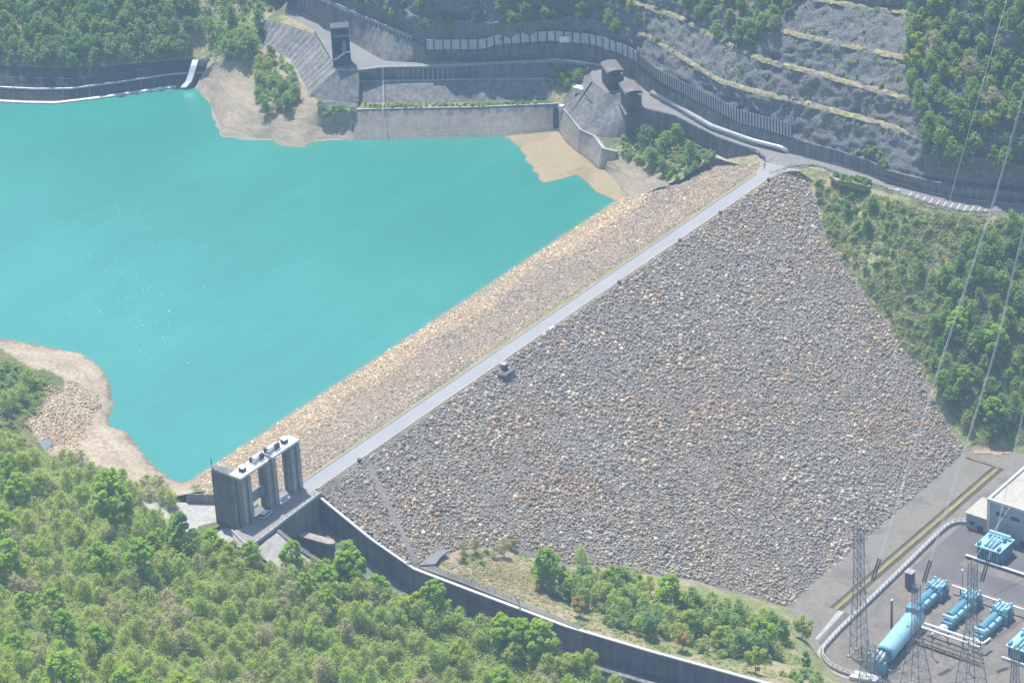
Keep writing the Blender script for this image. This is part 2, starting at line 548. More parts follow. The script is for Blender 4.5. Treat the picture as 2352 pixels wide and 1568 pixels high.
def wavelets():
    """steep little wind ripples off the near left shore; some of their faces catch the sun"""
    r = np.random.default_rng(77)
    V, F_ = [], []
    n = 0
    while n < 950:
        u, v = r.normal(330, 85), r.normal(620, 135)
        if not (150 < u < 520 and 360 < v < 850): continue
        if vnoise(u, v, 60, 9) + r.uniform(-.35, .35) < .5: continue
        c = P(u, v, ZW + .01)
        s_ = r.uniform(.3, .75); h = s_ * r.uniform(.12, .5); a = r.uniform(0, 6.28)
        b = len(V)
        for k in range(4):
            q = a + k * math.pi / 2 + r.uniform(-.3, .3)
            V.append(c + [s_ * math.cos(q), s_ * math.sin(q), -.01])
        V.append(c + [r.uniform(-.15, .15), r.uniform(-.15, .15), h])
        F_ += [[b + k, b + (k + 1) % 4, b + 4] for k in range(4)]
        n += 1
    o = mesh_np('water', V, np.array(F_), MT['ripple'])
    o['kind'] = 'structure'


# the ripples are set once the helpers below exist
# --- dam ---------------------------------------------------------
DSL, USL = 1.92, 2.55          # downstream / upstream slope (horizontal per metre)
EY = 5.0                       # half width of the crest


def face_z(y):
    return (y + EY) / DSL if y < -EY else (-(y - EY) / USL if y > EY else 0.0)


def face_hit(u, v):
    d = RM @ np.array([u - 1176.0, v - 784.0, F0])
    t = ((CP[1] + EY) / DSL - CP[2]) / (d[2] - d[1] / DSL)
    return CP + d * t


def up_hit(u, v):
    d = RM @ np.array([u - 1176.0, v - 784.0, F0])
    t = (-(CP[1] - EY) / USL - CP[2]) / (d[2] + d[1] / USL)
    return CP + d * t


dam = empty('rockfill_dam', (140, 0, 0), 'long rockfill dam with grey boulder slope and tan lakeside slope', 'dam')
MT['damcore'] = M('fill_between_stones', [(0.19, 0.175, 0.155), (0.27, 0.245, 0.215), (0.23, 0.21, 0.185)], (0.6, 1.2), 0.06, 1.2)
MT['damcore_up'] = M('tan_fill', [(0.30, 0.235, 0.17), (0.40, 0.31, 0.22)], (0.7, 1.2), 0.06, 1.2)
XA, XB = -24.0, 292.0
dn = MB()
_dp = [(0.6, -EY), (XB + 4, -EY), (XB + 4, -150), (22, -150), (10.5, -100), (6.6, -68), (4.0, -44), (0.8, -10)]
dn.prism(_dp, -95, [face_z(y) for x, y in _dp])
dn.build('downstream_slope', MT['damcore'], dam)
up = MB()
up.prism([(XA, EY), (XA, 100), (XB + 20, 100), (XB + 20, EY)], -95, [0, face_z(100), face_z(100), 0])
up.build('upstream_slope', MT['damcore_up'], dam)
cr = MB()
cr.prism([(0.5, -EY), (XB + 6, -EY), (XB + 6, EY), (0.5, EY)], -95, -0.02)
cr.build('crest_core', MT['straw'], dam)

# downstream rock-face outline in the survey print -> plan on the slope plane
FACE_POLY = [(742, 1142), (800, 1085), (1765, 400), (1800, 388), (1862, 398), (1862, 425), (1900, 560), (1945, 630), (2000, 700),
             (2060, 780), (2100, 830), (2160, 960), (2218, 1030), (2130, 1110), (2010, 1222), (1830, 1398), (1760, 1375),
             (1600, 1330), (1400, 1300), (1290, 1290), (1160, 1245), (1000, 1270), (985, 1290), (945, 1300), (850, 1236)]
GROIN_L = [face_hit(u, v) for u, v in [(945, 1300), (985, 1288), (1000, 1270), (1090, 1256), (1160, 1245), (1290, 1292), (1400, 1302), (1600, 1332), (1760, 1378), (1830, 1398)]]
GROIN_R = [face_hit(u, v) for u, v in [(1862, 400), (1862, 425), (1900, 560), (1945, 630), (2000, 700), (2060, 780), (2100, 830), (2160, 960), (2218, 1030)]]

ICO_V = None


def ico():
    bm = bmesh.new()
    bmesh.ops.create_icosphere(bm, subdivisions=1, radius=1.0)
    v = np.array([x.co[:] for x in bm.verts]); f = np.array([[q.index for q in x.verts] for x in bm.faces])
    bm.free()
    return v, f


def stones(name, pts, size, cols, weights, parent=None, normal=(0, 0, 1), patch=None, flat=0.7, seed=1):
    """many separate angular stones as one uncountable mass; each has its own size, turn and natural colour"""
    r = np.random.default_rng(seed)
    v, f = ico()
    n = len(pts)
    sc = size * np.exp(np.clip(r.normal(0, 0.36, n), -.7, .8)) * (0.8 + 0.4 * vnoise(np.asarray(pts)[:, 0], np.asarray(pts)[:, 1], 12, seed))
    V = np.repeat(v[None], n, 0)
    V = V * (1 + r.uniform(-0.28, 0.28, (n, 12, 1)))
    V = np.clip(V, -0.82, 0.82)
    V *= np.stack([np.ones(n) * 1.0, r.uniform(0.6, 1.0, n), r.uniform(0.5, 0.9, n) * flat / 0.7], 1)[:, None, :]
    q = r.normal(size=(n, 4)); q[:, 1:3] *= 0.45; q /= np.linalg.norm(q, axis=1, keepdims=True)
    w, x, y, z = q.T
    Rm = np.stack([np.stack([1 - 2 * (y * y + z * z), 2 * (x * y - z * w), 2 * (x * z + y * w)], 1),
                   np.stack([2 * (x * y + z * w), 1 - 2 * (x * x + z * z), 2 * (y * z - x * w)], 1),
                   np.stack([2 * (x * z - y * w), 2 * (y * z + x * w), 1 - 2 * (x * x + y * y)], 1)], 1)
    V = np.einsum('nij,nkj->nki', Rm, V) * (sc * 0.62)[:, None, None] + np.asarray(pts)[:, None, :]
    Fc = (f[None] + (np.arange(n) * 12)[:, None, None]).reshape(-1, 3)
    o = mesh_np(name, V.reshape(-1, 3), Fc, MT['rock'], None)
    cols = np.array(cols)
    p = np.array(weights, float)
    if patch is not None:
        W = p[None] * patch
        W /= W.sum(1, keepdims=True)
        idx = (r.random(n)[:, None] > np.cumsum(W, 1)).sum(1).clip(0, len(cols) - 1)
    else:
        idx = r.choice(len(cols), n, p=p / p.sum())
    c = cols[idx] * np.array([1.0, .975, .925]) * np.exp(r.normal(0, 0.22, (n, 1)))
    at = o.data.attributes.new('stone', 'FLOAT_COLOR', 'POINT')
    at.data.foreach_set('color', np.repeat(np.c_[c, np.ones(n)], 12, 0).astype(np.float32).ravel())
    o['kind'] = 'stuff'
    if parent is not None:
        o.parent = parent
        o.data.transform(Matrix.Translation(-parent.location))
    return o


def jitter_grid(x0, x1, y0, y1, step, seed):
    r = np.random.default_rng(seed)
    X, Y = np.meshgrid(np.arange(x0, x1, step), np.arange(y0, y1, step))
    X = X + r.uniform(-.48, .48, X.shape) * step; Y = Y + r.uniform(-.48, .48, Y.shape) * step
    return X.ravel(), Y.ravel()


def vnoise(x, y, sc, seed=0):
    """smooth 2d value noise, vectorised"""
    r = np.random.default_rng(seed)
    T = r.random((64, 64))
    a, b = np.asarray(x) / sc, np.asarray(y) / sc
    i, j = np.floor(a).astype(int), np.floor(b).astype(int)
    fx, fy = a - i, b - j
    fx = fx * fx * (3 - 2 * fx); fy = fy * fy * (3 - 2 * fy)
    g = lambda m, n: T[m % 64, n % 64]
    return (g(i, j) * (1 - fx) + g(i + 1, j) * fx) * (1 - fy) + (g(i, j + 1) * (1 - fx) + g(i + 1, j + 1) * fx) * fy


def proj_np(pts):
    c = (np.asarray(pts) - CP) @ RM
    return 1176 + F0 * c[:, 0] / c[:, 2], 784 + F0 * c[:, 1] / c[:, 2]


def poly_mask(u, v, poly):
    c = np.zeros(len(u), bool)
    for i in range(len(poly)):
        x1, y1 = poly[i]; x2, y2 = poly[i - 1]
        if y1 == y2: continue
        k = ((y1 > v) != (y2 > v)) & (u < (x2 - x1) * (v - y1) / (y2 - y1) + x1)
        c ^= k
    return c


wavelets()


def face_stones():
    x, y = jitter_grid(0.5, 294, -132, -EY - 0.3, 0.86, 3)
    z = (y + EY) / DSL + RNG.uniform(-0.1, 0.28, len(x))
    p = np.c_[x, y, z]
    u, v = proj_np(p)
    strip = (np.abs((x - 24.4) / (6.0 - 24.4) - (y + 7.1) / (-40.9 + 7.1)) < 0.07) & (y > -41)     # the bare diagonal track
    k = poly_mask(u, v, FACE_POLY) & ~strip
    p = p[k]; x, y = x[k], y[k]
    cols = [(0.425, 0.36, 0.285), (0.335, 0.315, 0.285), (0.505, 0.445, 0.365), (0.43, 0.325, 0.22), (0.36, 0.245, 0.16), (0.25, 0.22, 0.19), (0.56, 0.525, 0.46)]
    n1, n2 = vnoise(x, y, 26, 5), vnoise(x, y, 9, 6)
    nn = 0.45 * n1 + 0.3 * n2 + 0.25 * vnoise(x * .35 + y * 1.1, y, 14, 15)
    br = np.clip((nn - 0.42) * 7, 0.12, 3.0)[:, None]; bl = np.clip((0.6 - nn) * 6, 0.2, 2.6)[:, None]
    patch = np.concatenate([np.ones_like(br), bl, np.ones_like(br), br, br, np.ones_like(br), bl], 1)
    return stones('boulders', p, 0.85, cols, [3.2, 2.4, 1.7, 2.0, 0.9, 1.1, 0.35], dam, patch=patch, seed=11)


face_stones()


def fringe_and_up():
    # pale broken stone along the downstream crest edge
    x, y = jitter_grid(2, 288, -EY - 2.6, -EY + 0.7, 0.55, 8)
    z = np.array([face_z(b) for b in y]) + 0.05
    k = (vnoise(x, y, 7, 4) + 0.35 * vnoise(x, y, 1.7, 9)) > 0.45 + 0.16 * (-EY + 0.7 - y) / 3
    stones('crest_edge_stones', np.c_[x, y, z][k], 0.42, [(0.40, 0.34, 0.27), (0.33, 0.31, 0.28), (0.30, 0.28, 0.18)], [2, 1, 1], dam, seed=5)
    x, y = jitter_grid(XA, XB, EY - 0.4, 66, 0.86, 13)
    z = np.array([face_z(b) for b in y]) + RNG.uniform(-0.08, 0.14, len(x))
    p = np.c_[x, y, z]
    keep = ~((x < 1) & (y < 8.5)) & ~((x < -0.5) & (y < 30) & (x < -17 + (y - 22) * -0.8 + 3))
    p = p[keep]; x, y, z = p.T
    lo = np.clip((-z - 12.5 + 5 * (vnoise(x, y, 11, 8) - .5)) / 4.5, 0, 1)[:, None]       # silt-bleached band near the water
    up_ = 1 - lo
    gr = np.clip((vnoise(x, y, 18, 2) - 0.3) * 3, 0.2, 1.6)[:, None]
    one = np.ones_like(lo)
    patch = np.concatenate([0.15 + 1.3 * lo, 0.3 + lo, up_ * 1.2 + 0.05, up_ * gr * 1.3, up_ * 1.0 + 0.05], 1)
    stones('upstream_stones', p, 0.62, [(0.68, 0.55, 0.385), (0.56, 0.45, 0.31), (0.365, 0.315, 0.255), (0.32, 0.30, 0.26), (0.43, 0.365, 0.285)],
           [1.2, 1.2, 1.6, 1.1, 1.0], dam, patch=patch, seed=17)


fringe_and_up()

# --- crest road ---------------------------------------------------
rd = MB()
E1 = [(-2.0, 2.4), (150, 1.9), (270, 2.1), (279, 3.2), (284, 5.0), (287, 8.5)]
E2 = [(-2.0, -4.0), (150, -3.6), (270, -3.6), (280, -4.4), (285.5, -7.5), (288, -12)]
rd.ribbon([(a, b, 0.02) for a, b in E1], [(a, b, 0.02) for a, b in E2], 0.4)
tag(rd.build('road', MT['crest_road']), kind='structure')
kb = MB()
kb.prism([(0, 2.4), (150, 1.9), (276, 2.2), (276, 2.55), (150, 2.25), (0, 2.75)], -.3, .3)
kb.prism([(1, -4.5), (150, -4.1), (274, -4.2), (274, -3.7), (150, -3.6), (1, -4.0)], -.3, .22)
kb.build('crest_kerb', MT['kerb'], dam)

# --- far-bank road (level with the crest) -------------------------
RO = [(661, -60), (661, 0), (654, 33), (722, 68), (759, 133), (776, 160), (822, 162), (879, 155), (941, 154), (1039, 152), (1180, 145), (1272, 142), (1356, 150),
      (1359, 187), (1400, 217), (1430, 216), (1478, 250), (1550, 267), (1646, 316), (1734, 346), (1757, 362), (1755, 391), (1775, 399), (1815, 383), (1872, 379),
      (1919, 396), (2004, 423), (2038, 433), (2138, 469), (2213, 486), (2352, 490), (2500, 497)]
RI = [(690, -60), (682, 0), (685, 26), (750, 65), (795, 92), (808, 98), (850, 122), (881, 140), (941, 144), (1039, 143), (1180, 137), (1272, 135), (1382, 150),
      (1410, 156), (1434, 164), (1460, 190), (1490, 214), (1550, 252), (1646, 302), (1734, 333), (1775, 345), (1813, 352), (1850, 361), (1890, 370),
      (1921, 376), (2000, 402), (2038, 413), (2133, 441), (2213, 458), (2352, 471), (2500, 478)]
ro = RZ(0.0, *RO); ri = RZ(0.0, *RI)
fr = MB()
roR, riR = ro, ri
n_ = len(RI)
# match the two edges point for point by nearest run
fr.ribbon(ro[:n_] if len(ro) == n_ else resample(ro, 90), ri if len(ro) == n_ else resample(ri, 90), 0.6)
tag(fr.build('road', MT['asphalt']), kind='structure')

# --- far hillside and rock cut ------------------------------------
U_FAR = np.concatenate([np.linspace(560, 960, 60), np.linspace(966, 2150, 300), np.linspace(2156, 2720, 70)])


def ur(*uvz):
    a = np.array(uvz, float)
    return np.array([P(u, np.interp(u, a[:, 0], a[:, 1]), np.interp(u, a[:, 0], a[:, 2])) for u in U_FAR])


AWAY = np.array([0.80, 0.60, 0])
WT = [(560, -80, 14), (700, -30, 13), (732, 0, 12), (830, 44, 10.5), (920, 82, 9), (945, 92, 8), (979, 115, 6.5), (1112, 115, 6.2), (1139, 104, 8), (1269, 95, 8.6), (1359, 103, 8.6),
      (1422, 123, 8.6), (1456, 138, 8.6), (1508, 184, 8.4), (1534, 198, 8.2), (1646, 255, 7.6), (1691, 280, 6.2), (1819, 316, 5.8), (1842, 326, 5.8), (1923, 348, 5.5),
      (1995, 371, 5.5), (2038, 393, 5.0), (2133, 417, 5.0), (2213, 432, 5.4), (2352, 443, 5.6), (2720, 455, 5.6)]
B1 = [(560, -150, 26), (700, -80, 24), (830, -20, 22), (960, 40, 19), (1140, 55, 19), (1300, 40, 19), (1400, 52, 19), (1487, 84, 19), (1651, 188, 18.5), (1731, 212, 18), (1851, 240, 18),
      (1971, 272, 18), (2067, 300, 18), (2150, 340, 17), (2352, 380, 17), (2720, 395, 17)]
B2 = [(560, -230, 36), (830, -90, 33), (1000, -10, 30), (1140, -15, 29), (1300, -25, 29), (1435, 0, 29), (1563, 44, 28.5), (1651, 95, 28.5), (1751, 140, 28), (1891, 176, 28), (1991, 204, 28),
      (2099, 232, 28), (2200, 280, 27), (2352, 320, 27), (2720, 335, 27)]
B3 = [(560, -300, 48), (1000, -78, 40), (1400, -66, 39), (1563, -24, 38.5), (1651, 20, 38.5), (1751, 60, 38), (1843, 86, 38), (1971, 112, 38), (2075, 136, 38), (2200, 195, 37), (2352, 240, 37), (2720, 255, 37)]
B4 = [(560, -370, 60), (1000, -140, 50), (1400, -130, 49), (1600, -88, 48.5), (1751, -38, 48), (1871, 0, 48), (1971, 16, 48), (2075, 30, 48), (2200, 100, 47), (2352, 150, 47), (2720, 165, 47)]
B5 = [(u, v - 66, z + 10.5) for u, v, z in B4]
B6 = [(u, v - 160, z + 20) for u, v, z in B5]
r0 = ur(*WT)
rails = [r0 - np.array([0, 0, 0.1]), r0 + AWAY * 2.2]
segs = [2]
for b in (B1, B2, B3, B4, B5):
    q = ur(*b)
    rails += [q, q + AWAY * 2.6 - np.array([0, 0, 0.25])]
    segs += [18, 3]
rails += [ur(*B6)]
segs += [14]
hill = loft('rock_slope', rails, len(U_FAR), segs, MT['rockcut'], amp=1.1, scale=6.0, ridge=1.1, smooth=False)


def berm_tops():
    """grassy benches of the rock cut"""
    spec = [(B1, 1470, 2085), (B2, 1400, 2110), (B3, 1800, 2090), (B4, 1700, 2095)]
    for b, u0, u1 in spec:
        us = np.linspace(u0, u1, 90)
        a = np.array(b, float)
        base = np.array([P(u, np.interp(u, a[:, 0], a[:, 1]), np.interp(u, a[:, 0], a[:, 2])) for u in us])
        wv = np.array([0.6 + 0.9 * vnoise(i * 1.0, 3.0, 5, 3) for i in range(90)])
        f_ = base - AWAY * 0.7 * wv[:, None] - np.array([0, 0, 0.35])
        m_ = base + AWAY * 0.8 + np.array([0, 0, 0.4])
        k_ = base + AWAY * (1.5 + 1.0 * wv[:, None]) + np.array([0, 0, 0.7])
        A, B, C = resample(f_, 200), resample(m_, 200), resample(k_, 200)
        rows = [A * (1 - t) + B * t for t in (0, .33, .66)] + [B * (1 - t) + C * t for t in (0, .33, .66, 1)]
        G = np.array(rows)
        G[..., 2] += (vnoise(G[..., 0], G[..., 1] + G[..., 2], 2.2, 5) - .45) * .7
        fc = grid_faces(7, 200)
        cc = G.reshape(-1, 3)[fc].mean(1)
        kp = vnoise(cc[:, 0] * 1.3, cc[:, 1] + cc[:, 2], 5, 6) * .6 + vnoise(cc[:, 0], cc[:, 1], 1.6, 7) * .4 > .34
        o = mesh_np('berm', G.reshape(-1, 3), fc[kp], MT['berm'])
        o['kind'] = 'structure'


berm_tops()

# --- far-left: wooded slope behind the curved wall -----------------
CW_TOP = [(-800, 120, -10), (-200, 140, -10), (0, 150, -10), (130, 158, -10.3), (250, 152, -10.5), (380, 140, -12), (440, 136, -12.8), (500, 135, -11.5), (560, 140, -8.5)]
loft('hillside', [RL(*CW_TOP),
                  RL((-800, 65, -2), (-200, 85, -2), (0, 90, -2), (250, 85, -2.5), (420, 72, -4), (540, 58, -3), (606, 47, -0.6)),
                  RL((-800, -10, 7), (-200, 10, 7), (0, 12, 7), (250, 12, 6), (420, 8, 5), (560, 5, 3), (661, 2, 0)),
                  RL((-800, -95, 18), (-200, -80, 18), (0, -80, 18), (250, -80, 17), (420, -80, 16), (560, -80, 14), (680, -100, 12)),
                  RL((-800, -230, 36), (-200, -220, 36), (0, -220, 36), (250, -220, 35), (420, -220, 33), (560, -220, 31), (700, -240, 28))],
     170, [8, 12, 14, 16], MT['bank'], amp=1.0, scale=9)

# --- peninsula below the striped facing -----------------------------
SH = [(447, 203), (456, 208), (468, 224), (485, 240), (497, 280), (508, 312), (560, 318), (620, 319), (640, 332), (672, 337), (700, 337), (722, 326), (760, 322), (850, 320)]
p1 = RZ(ZW + 0.05, *SH)
p0 = p1 + np.array([-7, -2, -3.0])
p3 = RL((474, 158, -14), (492, 144, -11), (520, 140, -8.8), (560, 138, -6.5), (590, 125, -6), (640, 128, -8), (668, 145, -9), (690, 180, -9.5), (712, 217, -10), (740, 256, -11.6), (822, 253, -12.2))
p2 = RL((456, 186, -19.6), (478, 176, -17.3), (505, 192, -15), (530, 222, -15), (560, 248, -15), (600, 262, -15), (650, 268, -15), (690, 278, -16), (735, 291, -18.4), (822, 293, -18.6))
p4 = RL((478, 134, -12), (520, 120, -7.5), (562, 112, -6), (578, 92, -7.5), (632, 116, -8.6), (666, 131, -9), (692, 156, -9.4), (716, 214, -9.9), (742, 250, -11.4), (822, 250, -12))
loft('sand_bank', [p0, p1, p2, p3, p4], 110, [3, 12, 12, 3], MT['sand_far'], amp=0.5, scale=6)
# drowned grey shelf at the waterline
sh = RZ(ZW + 0.035, (462, 212), (484, 236), (487, 270), (497, 282), (494, 290), (505, 298), (503, 308), (512, 316), (530, 316), (562, 322), (625, 323))
sh2 = RZ(ZW + 0.06, (470, 214), (490, 238), (505, 246), (518, 258), (528, 268), (538, 280), (548, 292), (558, 304), (566, 312), (580, 316), (626, 318))
tag(MB().ribbon(sh, sh2, 0.4).build('silt_shelf', MT['greysilt']), kind='structure')

# --- right sediment fan and bank upstream of the dam -----------------
FAN_E = [(1155, 317), (1170, 318), (1186, 335), (1194, 337), (1196, 347), (1210, 360), (1204, 365), (1212, 374), (1226, 384), (1222, 392), (1238, 402), (1236, 410), (1247, 421),
         (1268, 417), (1325, 401), (1350, 420), (1368, 440), (1395, 452), (1425, 466), (1440, 474)]
FAN_I = [(1160, 312), (1200, 308), (1281, 301), (1290, 312), (1300, 328), (1326, 350), (1345, 362), (1372, 388), (1396, 392), (1412, 404), (1430, 440), (1450, 452)]
fe = RZ(ZW + 0.04, *FAN_E); fi = RZ(ZW + 0.75, *FAN_I)
loft('silt_fan', [fe - np.array([0, 0, 0.4]), resample(fe, 60), resample(fi, 60)], 120, [1, 16], MT['silt'], amp=0.05, scale=9, ground=False)
loft('sand_bank', [RZ(ZW - 1.0, (1380, 398), (1410, 430), (1425, 470), (1436, 482)) + np.array([-1, -1, 0]),
                   RL((1390, 388, -21), (1415, 405, -20.8), (1440, 440, -20.3), (1462, 458, -19.5)),
                   RL((1394, 376, -18.6), (1425, 385, -18.2), (1470, 408, -17), (1512, 428, -15.5)),
                   RL((1396, 352, -16), (1430, 360, -15), (1500, 380, -14), (1560, 415, -11.5)),
                   RL((1410, 318, -12.5), (1484, 303, -11), (1566, 316, -9.5), (1640, 362, -7.8)),
                   RL((1484, 296, -11), (1566, 310, -9.3), (1667, 364, -7), (1720, 385, -3.5)),
                   RL((1600, 310, -7), (1667, 345, -6), (1734, 350, -1.2), (1760, 380, -0.6))],
     60, [3, 6, 8, 10, 6, 6], MT['bank'], amp=0.35, scale=4)
loft('sand_bank', [RL((1388, 394, -21.6), (1414, 412, -21.2), (1438, 446, -20.7), (1452, 458, -20.2)) + np.array([0, 0, .1]),
                   RL((1392, 382, -19.3), (1425, 392, -18.6), (1470, 414, -17.0), (1514, 432, -15.2)) + np.array([0, 0, .35]),
                   RL((1396, 372, -17.8), (1428, 378, -17.2), (1480, 396, -15.8), (1540, 428, -12.8)) + np.array([0, 0, .45])],
     60, [8, 8], MT['sand_far'], amp=0.25, scale=4, ground=False)

# --- right abutment slope below the far road --------------------------
ra = RZ(-0.15, (1800, 390), (1850, 381), (1885, 386), (1919, 397), (2004, 424), (2038, 434), (2138, 470), (2213, 487), (2352, 491), (2600, 505))
rb = np.array([face_hit(1840, 392)] + GROIN_R[1:] + [P(2250, 1036, -61), P(2290, 1030, -61), P(2352, 1045, -61), P(2600, 1120, -61)])
rb = rb - np.array([0, 0, 0.5])
rc = RL((1830, 392, -1.2), (1885, 425, -4), (1960, 470, -7), (2040, 520, -9), (2140, 560, -11), (2230, 580, -12), (2352, 590, -12), (2600, 610, -13))
MT['bank_pale'] = M('scrubby_slope', [(0.19, 0.27, 0.10), (0.29, 0.33, 0.14), (0.42, 0.37, 0.23), (0.22, 0.29, 0.11), (0.33, 0.33, 0.17)], (0.65, 1.3), 0.075, 0.7, bump=0.5, bumps=0.8)
loft('hillside', [ra, rc, rb], 130, [14, 46], MT['bank_pale'], amp=1.3, scale=9)

# --- toe flat and plant yard -------------------------------------------
ZT = -61.0
toe = MB()
toe.prism([(60, -90), (330, -90), (330, -420), (60, -420)], -75, ZT)
o = toe.build('ground', MT['gravel']); o['kind'] = 'structure'; GROUND.append(o)

# --- left abutment ground between chute wall and boulders ---------------
WALL_R = [P(735, 1145, -1.0), P(850, 1239, -11.2), P(950, 1308, -19.5), P(1100, 1365, -21), P(1300, 1440, -24), P(1500, 1499, -26.5), P(1750, 1568, -29)]
WALL_R.append(WALL_R[-1] + (WALL_R[-1] - WALL_R[-2]) * 1.6)
wr = np.array(WALL_R)
ga = wr[2:] + np.array([0.9, 0, -0.9])
gb = np.array(GROIN_L[2:] + [P(1850, 1440, -61), P(1880, 1500, -61), P(1930, 1568, -61), P(2000, 1640, -61)]) - np.array([0, 0, 0.3])
bench_o = loft('meadow', [ga, gb], 110, [44], MT['bench'], amp=0.9, scale=11)
loft('ground', [np.array([p + np.array([0.4, 0.2, -0.6]) for p in WALL_R[1:3]]), np.array([face_hit(945, 1300), face_hit(990, 1280)]) + np.array([0, 0, .3])], 12, [6], MT['gravel'])

# --- near hillside (heightfield through surveyed heights) ----------------
CTRL = [(-800, 745, -22), (-400, 762, -22), (-800, 715, -25), (-400, 733, -25), (-800, 775, -19.5), (-400, 792, -19.5), (-800, 900, -8), (-800, 1300, 25), (-800, 1700, 55), (-120, 772, -22), (0, 776, -22), (60, 785, -22), (118, 796, -22), (194, 814, -22), (235, 846, -22), (253, 876, -22), (262, 934, -22), (253, 976, -22), (294, 993, -22), (330, 1040, -22), (370, 1078, -22), (406, 1099, -22.3),
        (-120, 745, -25), (0, 748, -25), (60, 757, -25), (118, 768, -25), (205, 786, -25), (265, 825, -25), (288, 872, -25), (298, 934, -25), (292, 966, -25), (322, 975, -25), (362, 1020, -25), (400, 1062, -25),
        (-120, 800, -19.5), (0, 804, -19.5), (55, 813, -19.5), (110, 824, -19.5), (180, 842, -19.5), (213, 866, -19.5), (226, 934, -19.7), (222, 988, -19.7), (265, 1018, -19.7), (302, 1066, -19.7), (345, 1105, -19.7),
        (0, 822, -16.5), (60, 840, -16.5), (120, 862, -17), (180, 885, -18), (60, 900, -14), (0, 900, -11), (110, 960, -16.5), (190, 960, -18.6), (95, 1022, -17.2), (160, 1060, -17.0), (240, 1062, -17.8),
        (0, 1000, -11), (0, 1100, -6), (150, 1130, -10), (300, 1120, -13.5), (380, 1130, -15), (0, 1300, 10), (0, 1568, 32), (150, 1568, 24), (300, 1200, -6), (300, 1400, 4), (300, 1568, 12), (450, 1180, -5),
        (470, 1260, -2), (600, 1300, -4), (600, 1420, -4), (600, 1568, -4), (540, 1235, -0.6), (590, 1262, -2), (900, 1420, -17), (900, 1568, -17), (760, 1340, -12), (1000, 1440, -21), (1200, 1505, -24.5), (1200, 1568, -26),
        (1400, 1568, -26.5), (1340, 1530, -25.5), (-250, 1300, 22), (-250, 1568, 50), (-250, 900, -8), (300, 1750, 24), (900, 1750, -8), (1300, 1700, -22), (0, 1750, 46)]
cp = [P(*c) for c in CTRL]
cp += [np.array(q, float) for q in [(22, 60, -26), (95, 190, -30), (80, 150, -30), (70, 260, -32), (-27, -12, -3), (-26, -30, -12), (-14, -58, -22), (-12, -90, -24.5),
                                    (-10, -145, -28), (-10, -200, -32), (-40, 0, -1.0), (-42, -10, -1.5), (-60, -250, -25), (-20, 45, -9), (-5, 50, -15), (-33, 30, -4.5), (-35, 18, -3.5)]]
cp = np.array(cp)


def tps_fit(p):
    n = len(p)
    d = np.linalg.norm(p[:, None, :2] - p[None, :, :2], axis=2)
    K = np.where(d > 0, d * d * np.log(d + 1e-9), 0) + np.eye(n) * 3.0
    Q = np.c_[np.ones(n), p[:, :2]]
    A = np.block([[K, Q], [Q.T, np.zeros((3, 3))]])
    return np.linalg.solve(A, np.r_[p[:, 2], np.zeros(3)])


TPS = tps_fit(cp)


def tps(x, y):
    x = np.asarray(x, float); y = np.asarray(y, float)
    out = TPS[-3] + TPS[-2] * x + TPS[-1] * y
    for w, q in zip(TPS[:-3], cp):
        d2 = (x - q[0]) ** 2 + (y - q[1]) ** 2
        out = out + w * 0.5 * d2 * np.log(d2 + 1e-9)
    return out


SAND_POLY = [(-20, 770), (0, 778), (180, 808), (250, 840), (275, 900), (265, 965), (305, 1010), (375, 1090), (440, 1105), (440, 1140), (340, 1140), (250, 1075), (180, 1060),
             (120, 1050), (80, 1000), (60, 970), (100, 930), (150, 885), (140, 860), (60, 838), (15, 806), (-20, 796)]
BOULDER_POLY = [(120, 885), (160, 875), (190, 890), (225, 905), (235, 930), (195, 1000), (190, 1050), (150, 1058), (120, 1050), (85, 1000), (55, 975), (100, 930)]


